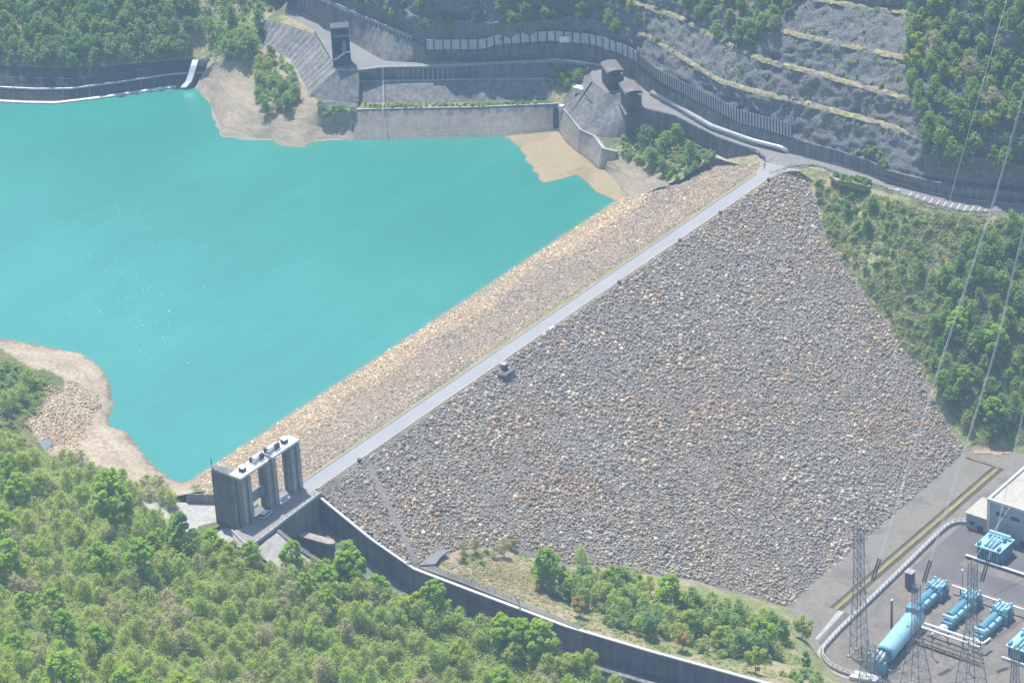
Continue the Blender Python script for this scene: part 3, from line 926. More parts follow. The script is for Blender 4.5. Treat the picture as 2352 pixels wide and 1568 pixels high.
def near_hill():
    xs = np.arange(-340, 90, 1.8); ys = np.arange(-330, 460, 1.8)
    X, Y = np.meshgrid(xs, ys)
    Z = tps(X, Y)
    Z = np.clip(Z, -60, 140)
    nz_ = np.array([fbm((a, b, 0), 14.0) for a, b in zip(X.ravel(), Y.ravel())]).reshape(X.shape)
    sandy = 1.0
    pts = np.c_[X.ravel(), Y.ravel(), Z.ravel()]
    u, v = proj_np(pts)
    ms = poly_mask(u, v, SAND_POLY).reshape(X.shape)
    Z = Z + nz_ * np.where(ms, 0.22, 1.1) * np.clip(np.abs(Z + 22) / 3, 0.05, 1)
    Z = np.where(Z < -22.0, Z - 0.35, Z)
    pts[:, 2] = Z.ravel()
    nx = len(xs)
    f = grid_faces(len(ys), nx)
    cx = X.ravel()[f].mean(1); cy_ = Y.ravel()[f].mean(1)
    lx = np.interp(-cy_, [-400, 8, 10, 60, 145, 400], [999, 999, -25.2, -10.6, -6.5, 0])     # chute: keep the hill left of its left wall
    chute = (cy_ < 9.5) & (cx > np.where(cy_ > -10, -38.5, lx))
    dam_in = (cx > -22) & (cy_ > -8) & (cy_ < 45) & (cy_ < 22 - (cx + 20) * -0.0 + 16)
    far = (cx > 10) & (cy_ < 62)
    f = f[~(chute | far | ((cx > -24) & (cy_ < 44) & (cy_ > -9)))]
    o = mesh_np('hillside', pts, f, MT['hill'], smooth=True)
    u, v = proj_np(pts)
    sd_ = poly_mask(u + 10 * nz_.ravel(), v + 12 * nz_.ravel(), SAND_POLY)
    n1 = vnoise(pts[:, 0], pts[:, 1], 9, 21)[:, None]
    g = np.where(n1 < 0.5, np.array([[0.13, 0.16, 0.06]]), np.array([[0.19, 0.18, 0.09]]))
    s = np.array([[0.41, 0.335, 0.245]]) * (0.85 + 0.3 * n1)
    zz = pts[:, 2:3] + 0.5 * (n1 - .5)
    s = s * (1 + 0.10 * np.sin(zz * 5.2) * np.sin(zz * 2.1 + 1)) * np.where(zz < -21.45, 0.62, 1.0)
    c = np.where(sd_[:, None] | ((pts[:, 2:3] < -20.8) & (pts[:, 1:2] > 55)), s, g)
    at = o.data.attributes.new('ground', 'FLOAT_COLOR', 'POINT')
    at.data.foreach_set('color', np.c_[c, np.ones(len(c))].astype(np.float32).ravel())
    o['kind'] = 'structure'
    GROUND.append(o)


near_hill()


def shore_stones():
    x, y = jitter_grid(-40, 90, 60, 200, 0.9, 31)
    p = np.c_[x, y, tps(x, y) + 0.1]
    u, v = proj_np(p)
    n_ = vnoise(x, y, 7, 3)
    k = poly_mask(u + (n_ - .5) * 30, v + (n_ - .5) * 30, BOULDER_POLY) & (p[:, 2] > -21.5)
    o = stones('shore_boulders', p[k], 0.64, [(0.56, 0.44, 0.295), (0.50, 0.38, 0.245), (0.50, 0.42, 0.31), (0.62, 0.51, 0.37)], [2, 1.4, 1, 1], None, seed=41)
    tag(o, 'pale tan boulders piled along the near left shore', 'boulders')


shore_stones()
pd = MB(); c0 = P(95, 1024, -17.0)
pd.prism([(c0[0] + 5.2 * math.cos(a) * (1 + .2 * math.sin(3 * a)), c0[1] + 3.0 * math.sin(a)) for a in np.linspace(0, 2 * math.pi, 18, endpoint=False)], -17.6, -17.0)
MT['pond'] = M('still_grey_water', [(0.20, 0.22, 0.25), (0.25, 0.27, 0.30)], None, rough=0.08)
tag(pd.build('pond', MT['pond']), kind='structure')

# ================================================================ WALLS ON THE FAR BANK
def wall(name, bot, top, mat, label, cat='wall', thick=1.2, n=60, coping=None, parent=None, cap=0.35):
    """retaining wall: battered front face, flat top, solid back; coping is its own part"""
    A, B = resample(bot, n), resample(top, n)
    away = np.cross(np.gradient(B, axis=0), [0, 0, 1.0]); away[:, 2] = 0
    away /= np.linalg.norm(away, axis=1, keepdims=True)
    vd = (B - CP); vd[:, 2] = 0
    if (away * vd).sum() < 0: away = -away
    root = parent or (empty(name, tuple(B[n // 2] * [1, 1, 0] + [0, 0, A[n // 2][2]]), label, cat))
    Bb, Ab = B + away * thick, A + away * thick
    Bb[:, 2] = B[:, 2]
    rows = [A]
    for t in (0.25, 0.5, 0.75):
        rows.append(A * (1 - t) + B * t)
    rows += [B, Bb, Ab]
    G = np.array(rows)
    V = G.reshape(-1, 3)
    f = [list(map(int, q)) for q in grid_faces(len(rows), n)]
    k = len(rows)
    f += [[i * n for i in range(k)][::-1], [i * n + n - 1 for i in range(k)]]
    mb = MB(); mb.add(V, f)
    mb.build('wall_face', mat, root)
    if coping is not None:
        c = MB()
        c.ribbon(B - away * 0.12 + np.array([0, 0, cap]), B + away * (thick * .6) + np.array([0, 0, cap]), cap + 0.03)
        c.build('coping', coping, root)
    return root


def line_fence(root, pts, h, step, mat, name='post', r=0.05, rails=(1.0,), max_posts=100, rail_name='rail', wide=None):
    """posts (copies of one mesh) and rails along a line"""
    pts = np.array(pts, float)
    d = np.r_[0, np.cumsum(np.linalg.norm(np.diff(pts, axis=0), axis=1))]
    n = max(2, min(max_posts, int(d[-1] / step) + 1))
    q = resample(pts, n)
    first = None
    inv = Vector(root.location)
    for i, p in enumerate(q):
        if first is None:
            m = MB(); m.box(-r, r, -r, r, 0, h)
            first = m.build(name, mat); first.parent = root; o = first
        else:
            o = first.copy(); COL.objects.link(o); o.parent = root
        o.location = Vector(p) - inv
    if len(rails):
        m = MB()
        for t in rails:
            m.tube([p + np.array([0, 0, h * t]) for p in resample(pts, min(120, 3 * n))], r * 0.8, 4)
        m.build(rail_name, mat, root)


def drip_mat():
    """silt-pale concrete with dark weed and seep stains hanging from its top edge"""
    m = concrete('stained_silt_concrete', (0.47, 0.41, 0.33), (0.35, 0.31, 0.26), 0.3)
    t = m.node_tree; b = t.nodes['Principled BSDF']
    c = b.inputs['Base Color'].links[0].from_socket
    g = t.nodes.new('ShaderNodeNewGeometry'); sx = t.nodes.new('ShaderNodeSeparateXYZ')
    t.links.new(g.outputs['Position'], sx.inputs[0])
    ad = t.nodes.new('ShaderNodeMath'); ad.operation = 'MULTIPLY_ADD'
    t.links.new(nz(t, 1.0, 4, 0.75, (0.28, 0.28, 0.015)), ad.inputs[0]); ad.inputs[1].default_value = 17.0
    t.links.new(sx.outputs['Z'], ad.inputs[2])
    mr = t.nodes.new('ShaderNodeMapRange'); mr.inputs[1].default_value = -5.6; mr.inputs[2].default_value = -3.6
    t.links.new(ad.outputs[0], mr.inputs[0])
    t.links.new(mixc(t, mr.outputs[0], c, (0.16, 0.17, 0.17)), b.inputs['Base Color'])
    return m


MT['conc_drip'] = drip_mat()
LW_T = RL((816, 253, -12), (939, 250, -12), (1072, 248, -12), (1170, 244, -12), (1284, 239, -11.8))
LW_B = RL((812, 326, -22.6), (1000, 321, -22.6), (1170, 317, -22.6), (1282, 304, -22.4))
wall('retaining_wall', LW_B, LW_T, MT['conc_drip'], 'lowest retaining wall at the far waterline, silt-stained pale with dark streaks at its top', coping=MT['conc_pale'])
MW_B = RL((822, 237, -11.8), (939, 239, -11.8), (1139, 235, -11.8), (1269, 231, -11.7))
MW_T = RL((826, 188, -5.8), (1000, 185, -5.8), (1086, 183, -5.8), (1256, 182, -5.8), (1272, 186, -5.8))
wall('retaining_wall', MW_B, MW_T, MT['conc'], 'grey retaining wall between the grassy ledge and the ladder-ribbed wall', coping=MT['conc_pale'])
UW_B = RL((826, 184, -5.7), (1000, 181, -5.7), (1086, 179, -5.7), (1256, 178, -5.7), (1320, 178, -5.7))
UW_T = RL((822, 162, -0.1), (879, 156, -0.1), (941, 154.5, -0.1), (1039, 152.5, -0.1), (1180, 145.5, -0.1), (1272, 142.5, -0.1), (1356, 151, -0.1))
uw = wall('retaining_wall', UW_B, UW_T, MT['conc_dark'], 'uppermost ribbed retaining wall holding up the far lakeside road', coping=MT['conc_pale'])
first = None
for u in np.linspace(915, 1040, 12):
    a = P(u, 182, -5.7); b = P(u, 154, -0.2)
    m = MB(); m.tube([a + np.array([-.3, -.2, 0]), b + np.array([-.3, -.2, 0])], 0.22, 4)
    m.build('rib', MT['conc_pale'], uw)
LED = loft('ledge', [LW_T + np.array([0.5, 0.4, 0.0]), resample(MW_B, 60) + np.array([0.5, .4, .2])], 80, [4], MT['bank'], amp=.2, scale=3)
loft('ledge', [MW_T + np.array([0.5, 0.4, 0.0]), resample(UW_B, 60) + np.array([0.5, .4, .1])], 80, [3], MT['gravel'])
loft('ledge', [RL((1250, 178, -5.7), (1322, 174, -5.7), (1364, 150, -0.4)), RL((1256, 205, -8.5), (1300, 195, -7), (1364, 152, -.5)), RL((1262, 232, -11.9), (1290, 238, -11.8), (1320, 202, -5.6), (1366, 153, -.6))], 30, [5, 5], MT['bank'], amp=.3, scale=3)
# block wall under the hoist pad
wall('retaining_wall', RL((712, 218, -9.6), (760, 232, -9.9), (824, 234, -9.9)), RL((774, 161.5, -0.1), (800, 162, -0.1), (824, 162, -0.1)), MT['conc'],
     'short grey block wall below the pad of the dark hoist frame', coping=MT['conc_pale'], n=14)
wall('retaining_wall', RL((736, 250, -11.6), (822, 250, -12.0)), RL((736, 234, -9.7), (822, 235, -10.2)), MT['conc'], 'low grey wall with shrubs at the foot of the block wall', n=8)
lad = empty('ladder', tuple(P(879, 305, -19)), 'thin pale ladder pipe running down all three far retaining walls', 'ladder')
MB().tube([P(879, 154, 0.2) + [-.5, -.4, 0], P(880, 184, -4.4) + [-.5, -.4, 0], P(880, 187, -4.6) + [-.5, -.4, 0], P(880, 236, -9.8) + [-.5, -.4, 0], P(879, 252, -10) + [-.6, -.5, 0], P(877, 300, -18) + [-.6, -.5, 0]], 0.16, 5).build('pipe', MT['steel_lt'], lad)
# guard rail on the lakeside edge of that road
gr = empty('guard_rail', tuple(P(1039, 152, 0)), 'white guard rail along the lakeside edge of the far road', 'guard rail')
line_fence(gr, RL((830, 161, 0), (879, 155, 0), (941, 153.5, 0), (1039, 151.5, 0), (1180, 144.5, 0), (1272, 141.5, 0), (1350, 149, 0)), 0.9, 4.0, MT['white'], r=0.07, rails=(0.95, 0.55))

# back walls behind the road
BWL_B = RL((690, -50, 0), (683, 0, 0), (686, 26, 0), (750, 64.5, 0), (808, 97.5, 0), (850, 121.5, 0), (881, 139.5, 0), (941, 143.5, 0), (984, 143.3, 0))
BWL_T = RL(*[t for t in WT if t[0] <= 979])
bw = wall('sloped_wall', BWL_B, BWL_T, MT['conc'], 'long pale sloped wall behind the far road left of the bend', coping=None, n=80)
fence_l = empty('fence', tuple(P(830, 44, 10)), 'picket snow fence along the top of the pale sloped wall', 'fence')
line_fence(fence_l, RL(*[(u, v - .5, z) for u, v, z in WT if 700 <= u <= 945]), 2.0, 2.0, MT['barrier'], r=0.28, rails=(0.5, 0.85), max_posts=60)
DW_B = RL((984, 143.2, 0), (1112, 141, 0), (1180, 137.2, 0), (1272, 134.7, 0), (1330, 140, 0), (1382, 149.5, 0), (1434, 163.5, 0), (1460, 189, 0), (1490, 213, 0), (1550, 251, 0), (1646, 301, 0), (1734, 332, 0), (1813, 351, 0))
DW_T = RL(*[t for t in WT if 979 <= t[0] <= 1819])
wall('retaining_wall', DW_B, DW_T, MT['conc_dark'], 'dark curved retaining wall behind the far road under the barrier', coping=None, n=160)
RW_B = RL((1813, 351, 0), (1850, 360.3, 0), (1890, 369.3, 0), (1921, 375.3, 0), (2000, 401.3, 0), (2038, 412.3, 0), (2133, 440.3, 0), (2213, 457.3, 0), (2352, 470.3, 0), (2560, 480, 0))
RW_T = RL(*[t for t in WT if 1819 <= t[0]])
RW_T[-1] = P(2560, 449, 5.6)
wall('retaining_wall', RW_B, RW_T, MT['conc'], 'grey retaining wall behind the road right of the silver pipe', coping=MT['conc_dark'], n=120)
f2 = empty('fence', tuple(P(1923, 348, 5.5)), 'thin dark post fence above the right-hand retaining wall', 'fence')
line_fence(f2, RL(*[(u, v - 2, z + .2) for u, v, z in WT if 1840 <= u <= 2720])[:, :] + AWAY * 1.0, 1.6, 3.0, MT['steel_dark'], r=0.07, rails=(0.95, 0.5), max_posts=70)

# rockfall barrier
bar = empty('rockfall_barrier', tuple(P(1456, 138, 8.6)), 'tall panelled rockfall barrier curving above the dark road wall', 'barrier')
bp_ = RL(*[(u, v, z) for u, v, z in WT if 979 <= u <= 1819]) + AWAY * 0.1
_b = smooth_line(bp_, 400, 2)
bpts = _b[np.r_[np.linspace(0, 205, 28).astype(int)[:-1], np.linspace(205, 399, 66).astype(int)]]
NB = len(bpts)
hh = np.interp(np.arange(NB), [0, 27, 60, NB - 1], [4.6, 4.8, 5.4, 5.8])
pn = MB()
for i in range(NB - 1):
    a, b = bpts[i], bpts[i + 1]
    d = b - a; d /= np.linalg.norm(d)
    nrm = np.array([d[1], -d[0], 0]) * 0.07
    a2, b2 = a + d * 0.15, b - d * 0.15
    up = np.array([0, 0, 1.0])
    vs = [a2 - nrm + up * .25, b2 - nrm + up * .25, b2 + nrm + up * .25, a2 + nrm + up * .25,
          a2 - nrm + up * hh[i], b2 - nrm + up * hh[i + 1], b2 + nrm + up * hh[i + 1], a2 + nrm + up * hh[i]]
    pn.add(vs, [[0, 1, 2, 3], [4, 7, 6, 5], [0, 4, 5, 1], [1, 5, 6, 2], [2, 6, 7, 3], [3, 7, 4, 0]])
pn.build('panel', MT['barrier'], bar)
m = MB(); m.box(-.16, .16, -.2, .2, -0.3, 1.0)
p0_ = m.build('post', MT['steel_dark'])
for i, p in enumerate(bpts):
    o = p0_ if i == 0 else p0_.copy()
    if i: COL.objects.link(o)
    o.parent = bar
    o.location = Vector(p - AWAY * .18) - bar.location
    o.scale = (1, 1, hh[i] + .25)
m = MB(); m.tube([p + np.array([0, 0, hh[i]]) for i, p in enumerate(bpts)], 0.11, 4); m.build('top_rail', MT['steel_lt'], bar)
MB().obox(P(1296, 88, 11.5)[:2], (0.55, -0.83), 2.0, 0.12, 9.6, 12.2).build('notice_board', MT['white'], bar)

# silver pipe by the road
pp = smooth_line(RL((1497, 217, 0.0), (1497, 212, 1.6), (1515, 221, 1.7), (1560, 247, 1.7), (1635, 291, 1.7), (1731, 325, 1.7), (1796, 341, 1.7), (1806, 347, 1.2), (1812, 352.5, -0.3)) + np.array([.5, .5, 0]), 60, 1)
pipe = empty('pipe', tuple(P(1650, 300, 0)), 'long silver pipe lying along the inner edge of the far road', 'pipe')
MB().tube(list(pp), 0.95, 12).build('shell', MT['pipe'], pipe, smooth=True)
m = MB()
for i in range(6, 56, 3):
    m.tube([pp[i], pp[i] + (pp[i + 1] - pp[i]) * 0.12], 1.02, 12)
m.build('ring', MT['steel_lt'], pipe)

# wall below the road at the right bank
wall('retaining_wall', RL((1478, 312, -11.5), (1566, 318, -9.8), (1646, 359, -8), (1667, 368, -7.3), (1700, 360, -4.5), (1738, 350, -1.5)),
     RL((1478, 251, -0.1), (1550, 268, -0.1), (1600, 294, -0.1), (1646, 317, -0.1), (1690, 333, -.1), (1736, 347, -0.1)), MT['conc_dark'], 'dark wall carrying the road above the shrubby right bank', coping=MT['conc'], n=40)
st = empty('pipe', tuple(P(1610, 340, -8)), 'thin white pipe laid along the foot of the dark right-bank wall', 'pipe')
MB().tube([P(1566, 313, -9.2) + [-1, -1, .3], P(1646, 356, -7.4) + [-1, -1, .3], P(1668, 369, -7) + [-1, -1, .3]], 0.3, 6).build('shell', MT['white'], st)
g3 = empty('guard_rail', tuple(P(1600, 294, 0)), 'dark guard rail on the outer edge of the road right of the intake', 'guard rail')
line_fence(g3, RL((1482, 252, 0), (1550, 268.5, 0), (1600, 294.5, 0), (1646, 317.5, 0), (1690, 333.5, 0), (1736, 347.5, 0), (1758, 363, 0), (1755, 388, 0)), 0.9, 3.5, MT['steel_dark'], r=0.08, rails=(0.9, 0.5))
g4 = empty('guard_rail', tuple(P(1872, 379, 0)), 'guard rail round the outside of the junction bend by the hedge garden', 'guard rail')
line_fence(g4, RL((1770, 399, 0), (1780, 397, 0), (1815, 384, 0), (1872, 380, 0), (1919, 397, 0), (2004, 424, 0), (2038, 434, 0), (2138, 470, 0), (2213, 487, 0), (2352, 491, 0)), 0.8, 3.0, MT['steel_dark'], r=0.07, rails=(0.9, 0.5), max_posts=60)

# striped concrete facing
MT['conc_rib'] = concrete('ribbed_concrete', (0.36, 0.355, 0.34), (0.25, 0.25, 0.245), 0.5)
ft = RL((606, 46, -0.7), (660, 58, -0.6), (722, 81, -0.4), (744, 115, -0.3), (760, 136, -0.3), (775, 162, -0.2))
fb = RL((578, 97, -9), (632, 122, -9), (666, 137, -9.2), (680, 160, -9.5), (692, 182, -9.6), (713, 218, -9.8))
root = empty('sloped_facing', tuple(P(690, 150, -8)), 'striped concrete slope facing below the upper left road', 'wall')
nstr = 17
_w = np.random.default_rng(12).uniform(.4, 1.6, nstr * 2); _c = np.r_[0, np.cumsum(_w)] / _w.sum()
ta, ba = resample(ft, 801)[(_c * 800).astype(int)], resample(fb, 801)[(_c * 800).astype(int)]
for k_, nm, mt in ((0, 'rib', 'conc_pale'), (1, 'panel', 'conc_dark')):
    m = MB()
    for i in range(k_, nstr * 2, 2):
        wob = 0.16 if k_ == 0 else 0.0
        off = np.array([-.5, -.35, .5]) * wob
        q = [ta[i] + off, ta[i + 1] + off, ba[i + 1] + off, ba[i] + off]
        dn_ = np.array([.9, .6, -1.2])
        m.add(q + [x + dn_ for x in q], [[0, 1, 2, 3], [7, 6, 5, 4], [0, 4, 5, 1], [1, 5, 6, 2], [2, 6, 7, 3], [3, 7, 4, 0]])
    m.build(nm, MT['conc_rib'] if k_ == 0 else MT['conc'], root)
m = MB(); m.ribbon([p + np.array([-.6, -.4, .3]) for p in fb], [p + np.array([-1.6, -1.2, .2]) for p in fb], .6); m.build('toe_beam', MT['conc_pale'], root)
loft('hillside', [RL((606, 44, -0.4), (660, 56, -0.3), (722, 79, -0.2)), RL((655, 34, -0.1), (690, 52, -0.1), (722, 68, -0.1))], 30, [4], MT['bank'], amp=.2, scale=3, ground=False)
pad = MB(); pad.prism([P(u, v, 0)[:2] for u, v in [(722, 69), (760, 134), (776, 161), (824, 161), (880, 154), (870, 140), (808, 99)]], -1.0, -0.03)
tag(pad.build('pavement', MT['deck']), kind='structure')

# curved lake wall, far left
cwb = RL((-800, 205, -22.6), (-200, 226, -22.6), (0, 234, -22.6), (60, 238, -22.6), (130, 239, -22.6), (230, 227, -22.6), (330, 212, -22.6), (430, 200, -22.4), (470, 192, -21))
cwm = RL((-800, 175, -17.4), (-200, 196, -17.4), (0, 202, -17.4), (80, 206, -17.4), (163, 205, -17.4), (267, 191, -17.5), (393, 172, -17.8), (470, 168, -17.4))
MT['conc_black'] = concrete('blackened_concrete', (0.10, 0.107, 0.115), (0.06, 0.065, 0.07), 0.5)
cwt = RL(*CW_TOP[:-2], (510, 140, -11))
cw = empty('lake_wall', tuple(P(200, 200, -20)), 'dark curved lake wall under the far left forest', 'wall')
wall('lake_wall', cwb, cwm, MT['conc_black'], None, parent=cw, coping=MT['coping'], n=90, cap=.5)
m = MB(); A_, B_ = resample(cwm, 90) + AWAY * 0.9, resample(cwt, 90)
m.add(np.concatenate([A_, B_, B_ + AWAY * 2, A_ + AWAY * 2]), [[i, i + 1, 91 + i, 90 + i] for i in range(89)] + [[90 + i, 91 + i, 181 + i, 180 + i] for i in range(89)])
m.build('upper_face', MT['conc_black'], cw)
m = MB(); q = resample(RL((-800, 202, -21.4), (-200, 223, -21.4), (0, 230, -21.4), (60, 233, -21.4), (130, 234, -21.4), (230, 222, -21.4), (330, 207, -21.4), (405, 197, -21.4)), 90)
m.ribbon(list(q - AWAY * 1.3), list(q + AWAY * .6), 1.2); m.build('footing', MT['coping'], cw)
q = resample(cwm, 46)
first = None
for i in range(46):
    m = MB(); a = q[i] - AWAY * .35; b = resample(cwb, 46)[i] - AWAY * .35
    m.tube([b, a + [0, 0, .9]], 0.16, 4); m.build('pilaster', MT['conc'], cw)
m = MB(); q = resample(RL((0, 176, -13.4), (163, 180, -13.4), (267, 168, -13.4), (393, 150, -14), (470, 150, -14)), 60) - AWAY * .4
m.tube(list(q), .13, 4); m.build('rail', MT['conc'], cw)
# spill flume
fl = empty('flume', tuple(P(437, 185, -16)), 'narrow flume with white water pouring into the far left corner of the lake', 'flume')
fp = RL((450, 138, -12.6), (446, 152, -14.4), (440, 172, -17.6), (434, 188, -20), (422, 201, -21.7)) - AWAY * 0.9
fa = [p + np.array([.9, -1.2, 0]) for p in fp]; fb_ = [p - np.array([.9, -1.2, 0]) for p in fp]
MB().ribbon([a + [0, 0, .1] for a in fa], [b + [0, 0, .1] for b in fb_], 1.5).build('channel', MT['conc_dark'], fl)
MB().ribbon([a * .92 + b * .08 - AWAY * .8 + [0, 0, .9] for a, b in zip(fa, fb_)], [a * .08 + b * .92 - AWAY * .8 + [0, 0, .9] for a, b in zip(fa, fb_)], .5).build('falling_water', MT['foam'], fl)
m = MB()
for s_ in (fa, fb_):
    m.tube([p + np.array([0, 0, .4]) for p in s_], .2, 4)
m.build('side_wall', MT['conc_dark'], fl)

# ---------------------------------------------------------------- intake block with two gate houses
ib = empty('intake_block', tuple(P(1380, 260, -10)), 'weathered concrete intake block at the lake corner, under two gate houses', 'intake')
it = RL((1362, 150, -0.05), (1360, 187, -0.05), (1401, 218, -0.05), (1431, 217, -0.05), (1440, 235, -0.05), (1447, 256, -.05))
ibm = RL((1318, 200, -5.5), (1285, 239, -11.7), (1333, 299, -12), (1363, 313, -12.2), (1424, 318, -12.6), (1450, 322, -12.8))
top_r, bot_r = resample(it, 40), resample(ibm, 40)
V = np.concatenate([top_r * (1 - t) + bot_r * t for t in np.linspace(0, 1, 8)])
bk = np.concatenate([top_r + AWAY * 2.5 - [0, 0, 6]])
mesh_np('body', V - np.array(ib.location), grid_faces(8, 40), MT['conc'], ib)
gwT = RL((1284, 239.5, -11.8), (1310, 270, -11.9), (1332, 299, -12), (1362, 313, -12.2), (1384, 342, -13.2), (1418, 350, -13.6))
gwB = RL((1281, 303, -22.2), (1294, 321, -22), (1326, 353, -22), (1346, 365, -22), (1374, 391, -22), (1398, 393, -22))
wall('guide', gwB, gwT, MT['conc_tan'], None, parent=ib, coping=MT['conc_pale'], n=40, thick=1.6)
m = MB(); m.tube([P(1359, 187, 0) + [-.4, -.4, .1], P(1310, 262, -11.5) + [-.4, -.4, .2]], .28, 4); m.tube([P(1340, 212, -3) + [-.4, -.4, .1], P(1370, 250, -6) + [-.6, -.6, .4]], .2, 4)
m.build('pipe', MT['steel_dark'], ib)
m = MB()
for u, v, z, s_ in ((1328, 205, -4.5, 1.6), (1334, 209, -4.8, 1.2), (1352, 229, -6, .8), (1290, 248, -11.8, 1.0)):
    c = P(u, v, z); m.box(c[0] - s_, c[0] + s_, c[1] - s_, c[1] + s_, z - 1, z + 1.2)
m.build('plinth', MT['coping'], ib)
m = MB(); a, b, c, d = P(1270, 245, -12), P(1283, 245, -12), P(1283, 292, -20.4), P(1271, 294, -20.5)
off = np.array([-.9, -.7, 0]); m.add([a + off, b + off, c + off, d + off] + [x + off + AWAY * .5 for x in (a, b, c, d)], [[0, 1, 2, 3], [7, 6, 5, 4], [0, 4, 5, 1], [1, 5, 6, 2], [2, 6, 7, 3], [3, 7, 4, 0]])
m.build('slot_shade', MT['steel_dark'], ib)  # dark panel added in place of the shade inside the slot


def gate_house(cf, cb, half, zb, eave, label):
    """barrel-roofed gate house from front-centre cf to back-centre cb (plan)"""
    cf, cb = np.array(cf[:2]), np.array(cb[:2])
    ax = cb - cf; L = np.linalg.norm(ax); ax /= L
    mid = (cf + cb) / 2
    rt = empty('gate_house', (mid[0], mid[1], zb), label, 'gate house')
    m = MB(); m.obox(mid, ax, L / 2, half, zb - 0.5, eave); m.build('wall', MT['hutwall'], rt)
    nb = np.array([-ax[1], ax[0]])
    ring = [(math.cos(t) * (half + .5), math.sin(t) * 1.25) for t in np.linspace(math.pi, 0, 9)]
    V, f = [], []
    for e in (-L / 2 - .6, L / 2 + .6):
        for s_, h in ring:
            q = mid + ax * e + nb * s_; V.append((q[0], q[1], eave + .05 + h))
        for s_, h in ring[::-1]:
            q = mid + ax * e + nb * s_; V.append((q[0], q[1], eave - .25 + h * .9))
    k = 18
    f = [[i, (i + 1) % k, k + (i + 1) % k, k + i] for i in range(k)] + [list(range(k))[::-1], list(range(k, 2 * k))]
    m = MB(); m.add(V, f); m.build('roof', MT['roofred'], rt)
    q = mid - ax * (L / 2 - 1.2)
    m = MB()
    for s_ in (-1, 1):
        m.obox(q + nb * s_ * (half + .03), ax, .9, .06, eave - 2.0, eave - .8)
    m.obox(cf - ax * .05, nb, 1.6, .06, eave - 1.6, eave - .7)
    m.build('window', MT['glass'], rt)
    m = MB(); m.obox(cf - ax * .08, nb, 1.1, .08, zb, zb + 3); m.build('door', MT['steel_dark'], rt)
    m = MB()
    for s_ in (-1, 1):
        m.obox(mid + nb * s_ * (half + .3), ax, L / 2 + .5, .1, eave - .5, eave - .1)
    m.build('gutter', MT['steel'], rt)
    m = MB(); c = cf - ax * .5 - nb * (half - 1.0)
    m.obox(c, nb, .55, .4, eave - .9, eave - .1); m.build('lamp_box', MT['white'], rt)
    return rt


gate_house(P(1416, 206, 0), P(1400, 185, 0), 3.3, 0.0, 7.8, 'tall dark gate house with faded red barrel roof, left on the intake block')
gate_house(P(1457, 252, 0), P(1443, 230, 0), 3.2, -1.0, 7.4, 'dark gate house with faded red roof at the roadside, right on the intake block')
pr = empty('pier', tuple(P(1458, 262, -14)), 'dark concrete pier under the right-hand gate house', 'pier')
c = P(1458, 256, 0)
m = MB(); m.obox(P(1450, 241, 0), P(1437, 218, 0)[:2] - P(1455, 252, 0)[:2], 6.2, 3.9, -15, -1.1); m.build('shaft', MT['conc_dark'], pr)
m = MB(); m.obox(P(1450, 241, 0), P(1437, 218, 0)[:2] - P(1455, 252, 0)[:2], 6.4, 4.1, -1.6, -1.02); m.build('cap', MT['conc'], pr)

# ---------------------------------------------------------------- dark hoist frame on the upper left pad
hf = empty('hoist_frame', tuple(P(785, 148, 0)), 'tall dark hoist frame with a curved pipe, on the pad by the striped facing', 'hoist frame')
a0, b0 = P(768, 152, 0), P(805, 149, 0)
dx = (b0 - a0); wl = np.linalg.norm(dx); dx /= wl; dy = np.array([-dx[1], dx[0], 0.0])
if dy @ (CP - a0) > 0: dy = -dy
HZ = 16.5
cs = [a0, b0, b0 + dy * 5, a0 + dy * 5]
m = MB()
for c in cs: m.tube([c - [0, 0, 1], c + [0, 0, HZ]], .4, 4)
m.build('column', MT['steel_dark'], hf)
m = MB()
for z in (5.5, 11, HZ):
    for i in range(4): m.tube([cs[i] + [0, 0, z], cs[(i + 1) % 4] + [0, 0, z]], .3, 4)
m.build('beam', MT['steel_dark'], hf)
m = MB(); m.prism([c[:2] for c in (cs[3], cs[2], cs[2] + dy * .4, cs[3] + dy * .4)], 0, HZ - .5); m.build('back_panel', MT['glass'], hf)
m = MB(); m.prism([c[:2] for c in (cs[0] - dy * .1, cs[1] - dy * .1, cs[1] + dy * .2, cs[0] + dy * .2)], 0, 5.2); m.build('lower_panel', MT['hutwall'], hf)
m = MB(); m.prism([(c + (c - sum(cs) / 4) * .12)[:2] for c in cs], HZ - 3.4, HZ - 2.6); m.build('roof', MT['steel'], hf)
m = MB(); m.prism([(c + (c - sum(cs) / 4) * .16)[:2] for c in cs], HZ, HZ + .9); m.build('hoist_house', MT['hutwall'], hf)
m = MB(); m.tube(smooth_line([a0 - dy * .6 + [0, 0, 3.2], a0 + dx * 1.5 - dy * .7 + [0, 0, 3.6], a0 + dx * wl * .55 - dy * .7 + [0, 0, 5.4], b0 - dx * 1.5 - dy * .7 + [0, 0, 6.2], b0 + dx * .6 - dy * .6 + [0, 0, 6.3]], 20, 1), .35, 8)
m.build('curved_pipe', MT['white'], hf)
m = MB(); c = b0 - dx * 2.2 - dy * .3
m.tube([c + [0, 0, 6.4], c + dx * .2 + [0, 0, 11.3]], [1.2, .7], 10); m.build('hopper', MT['steel'], hf)

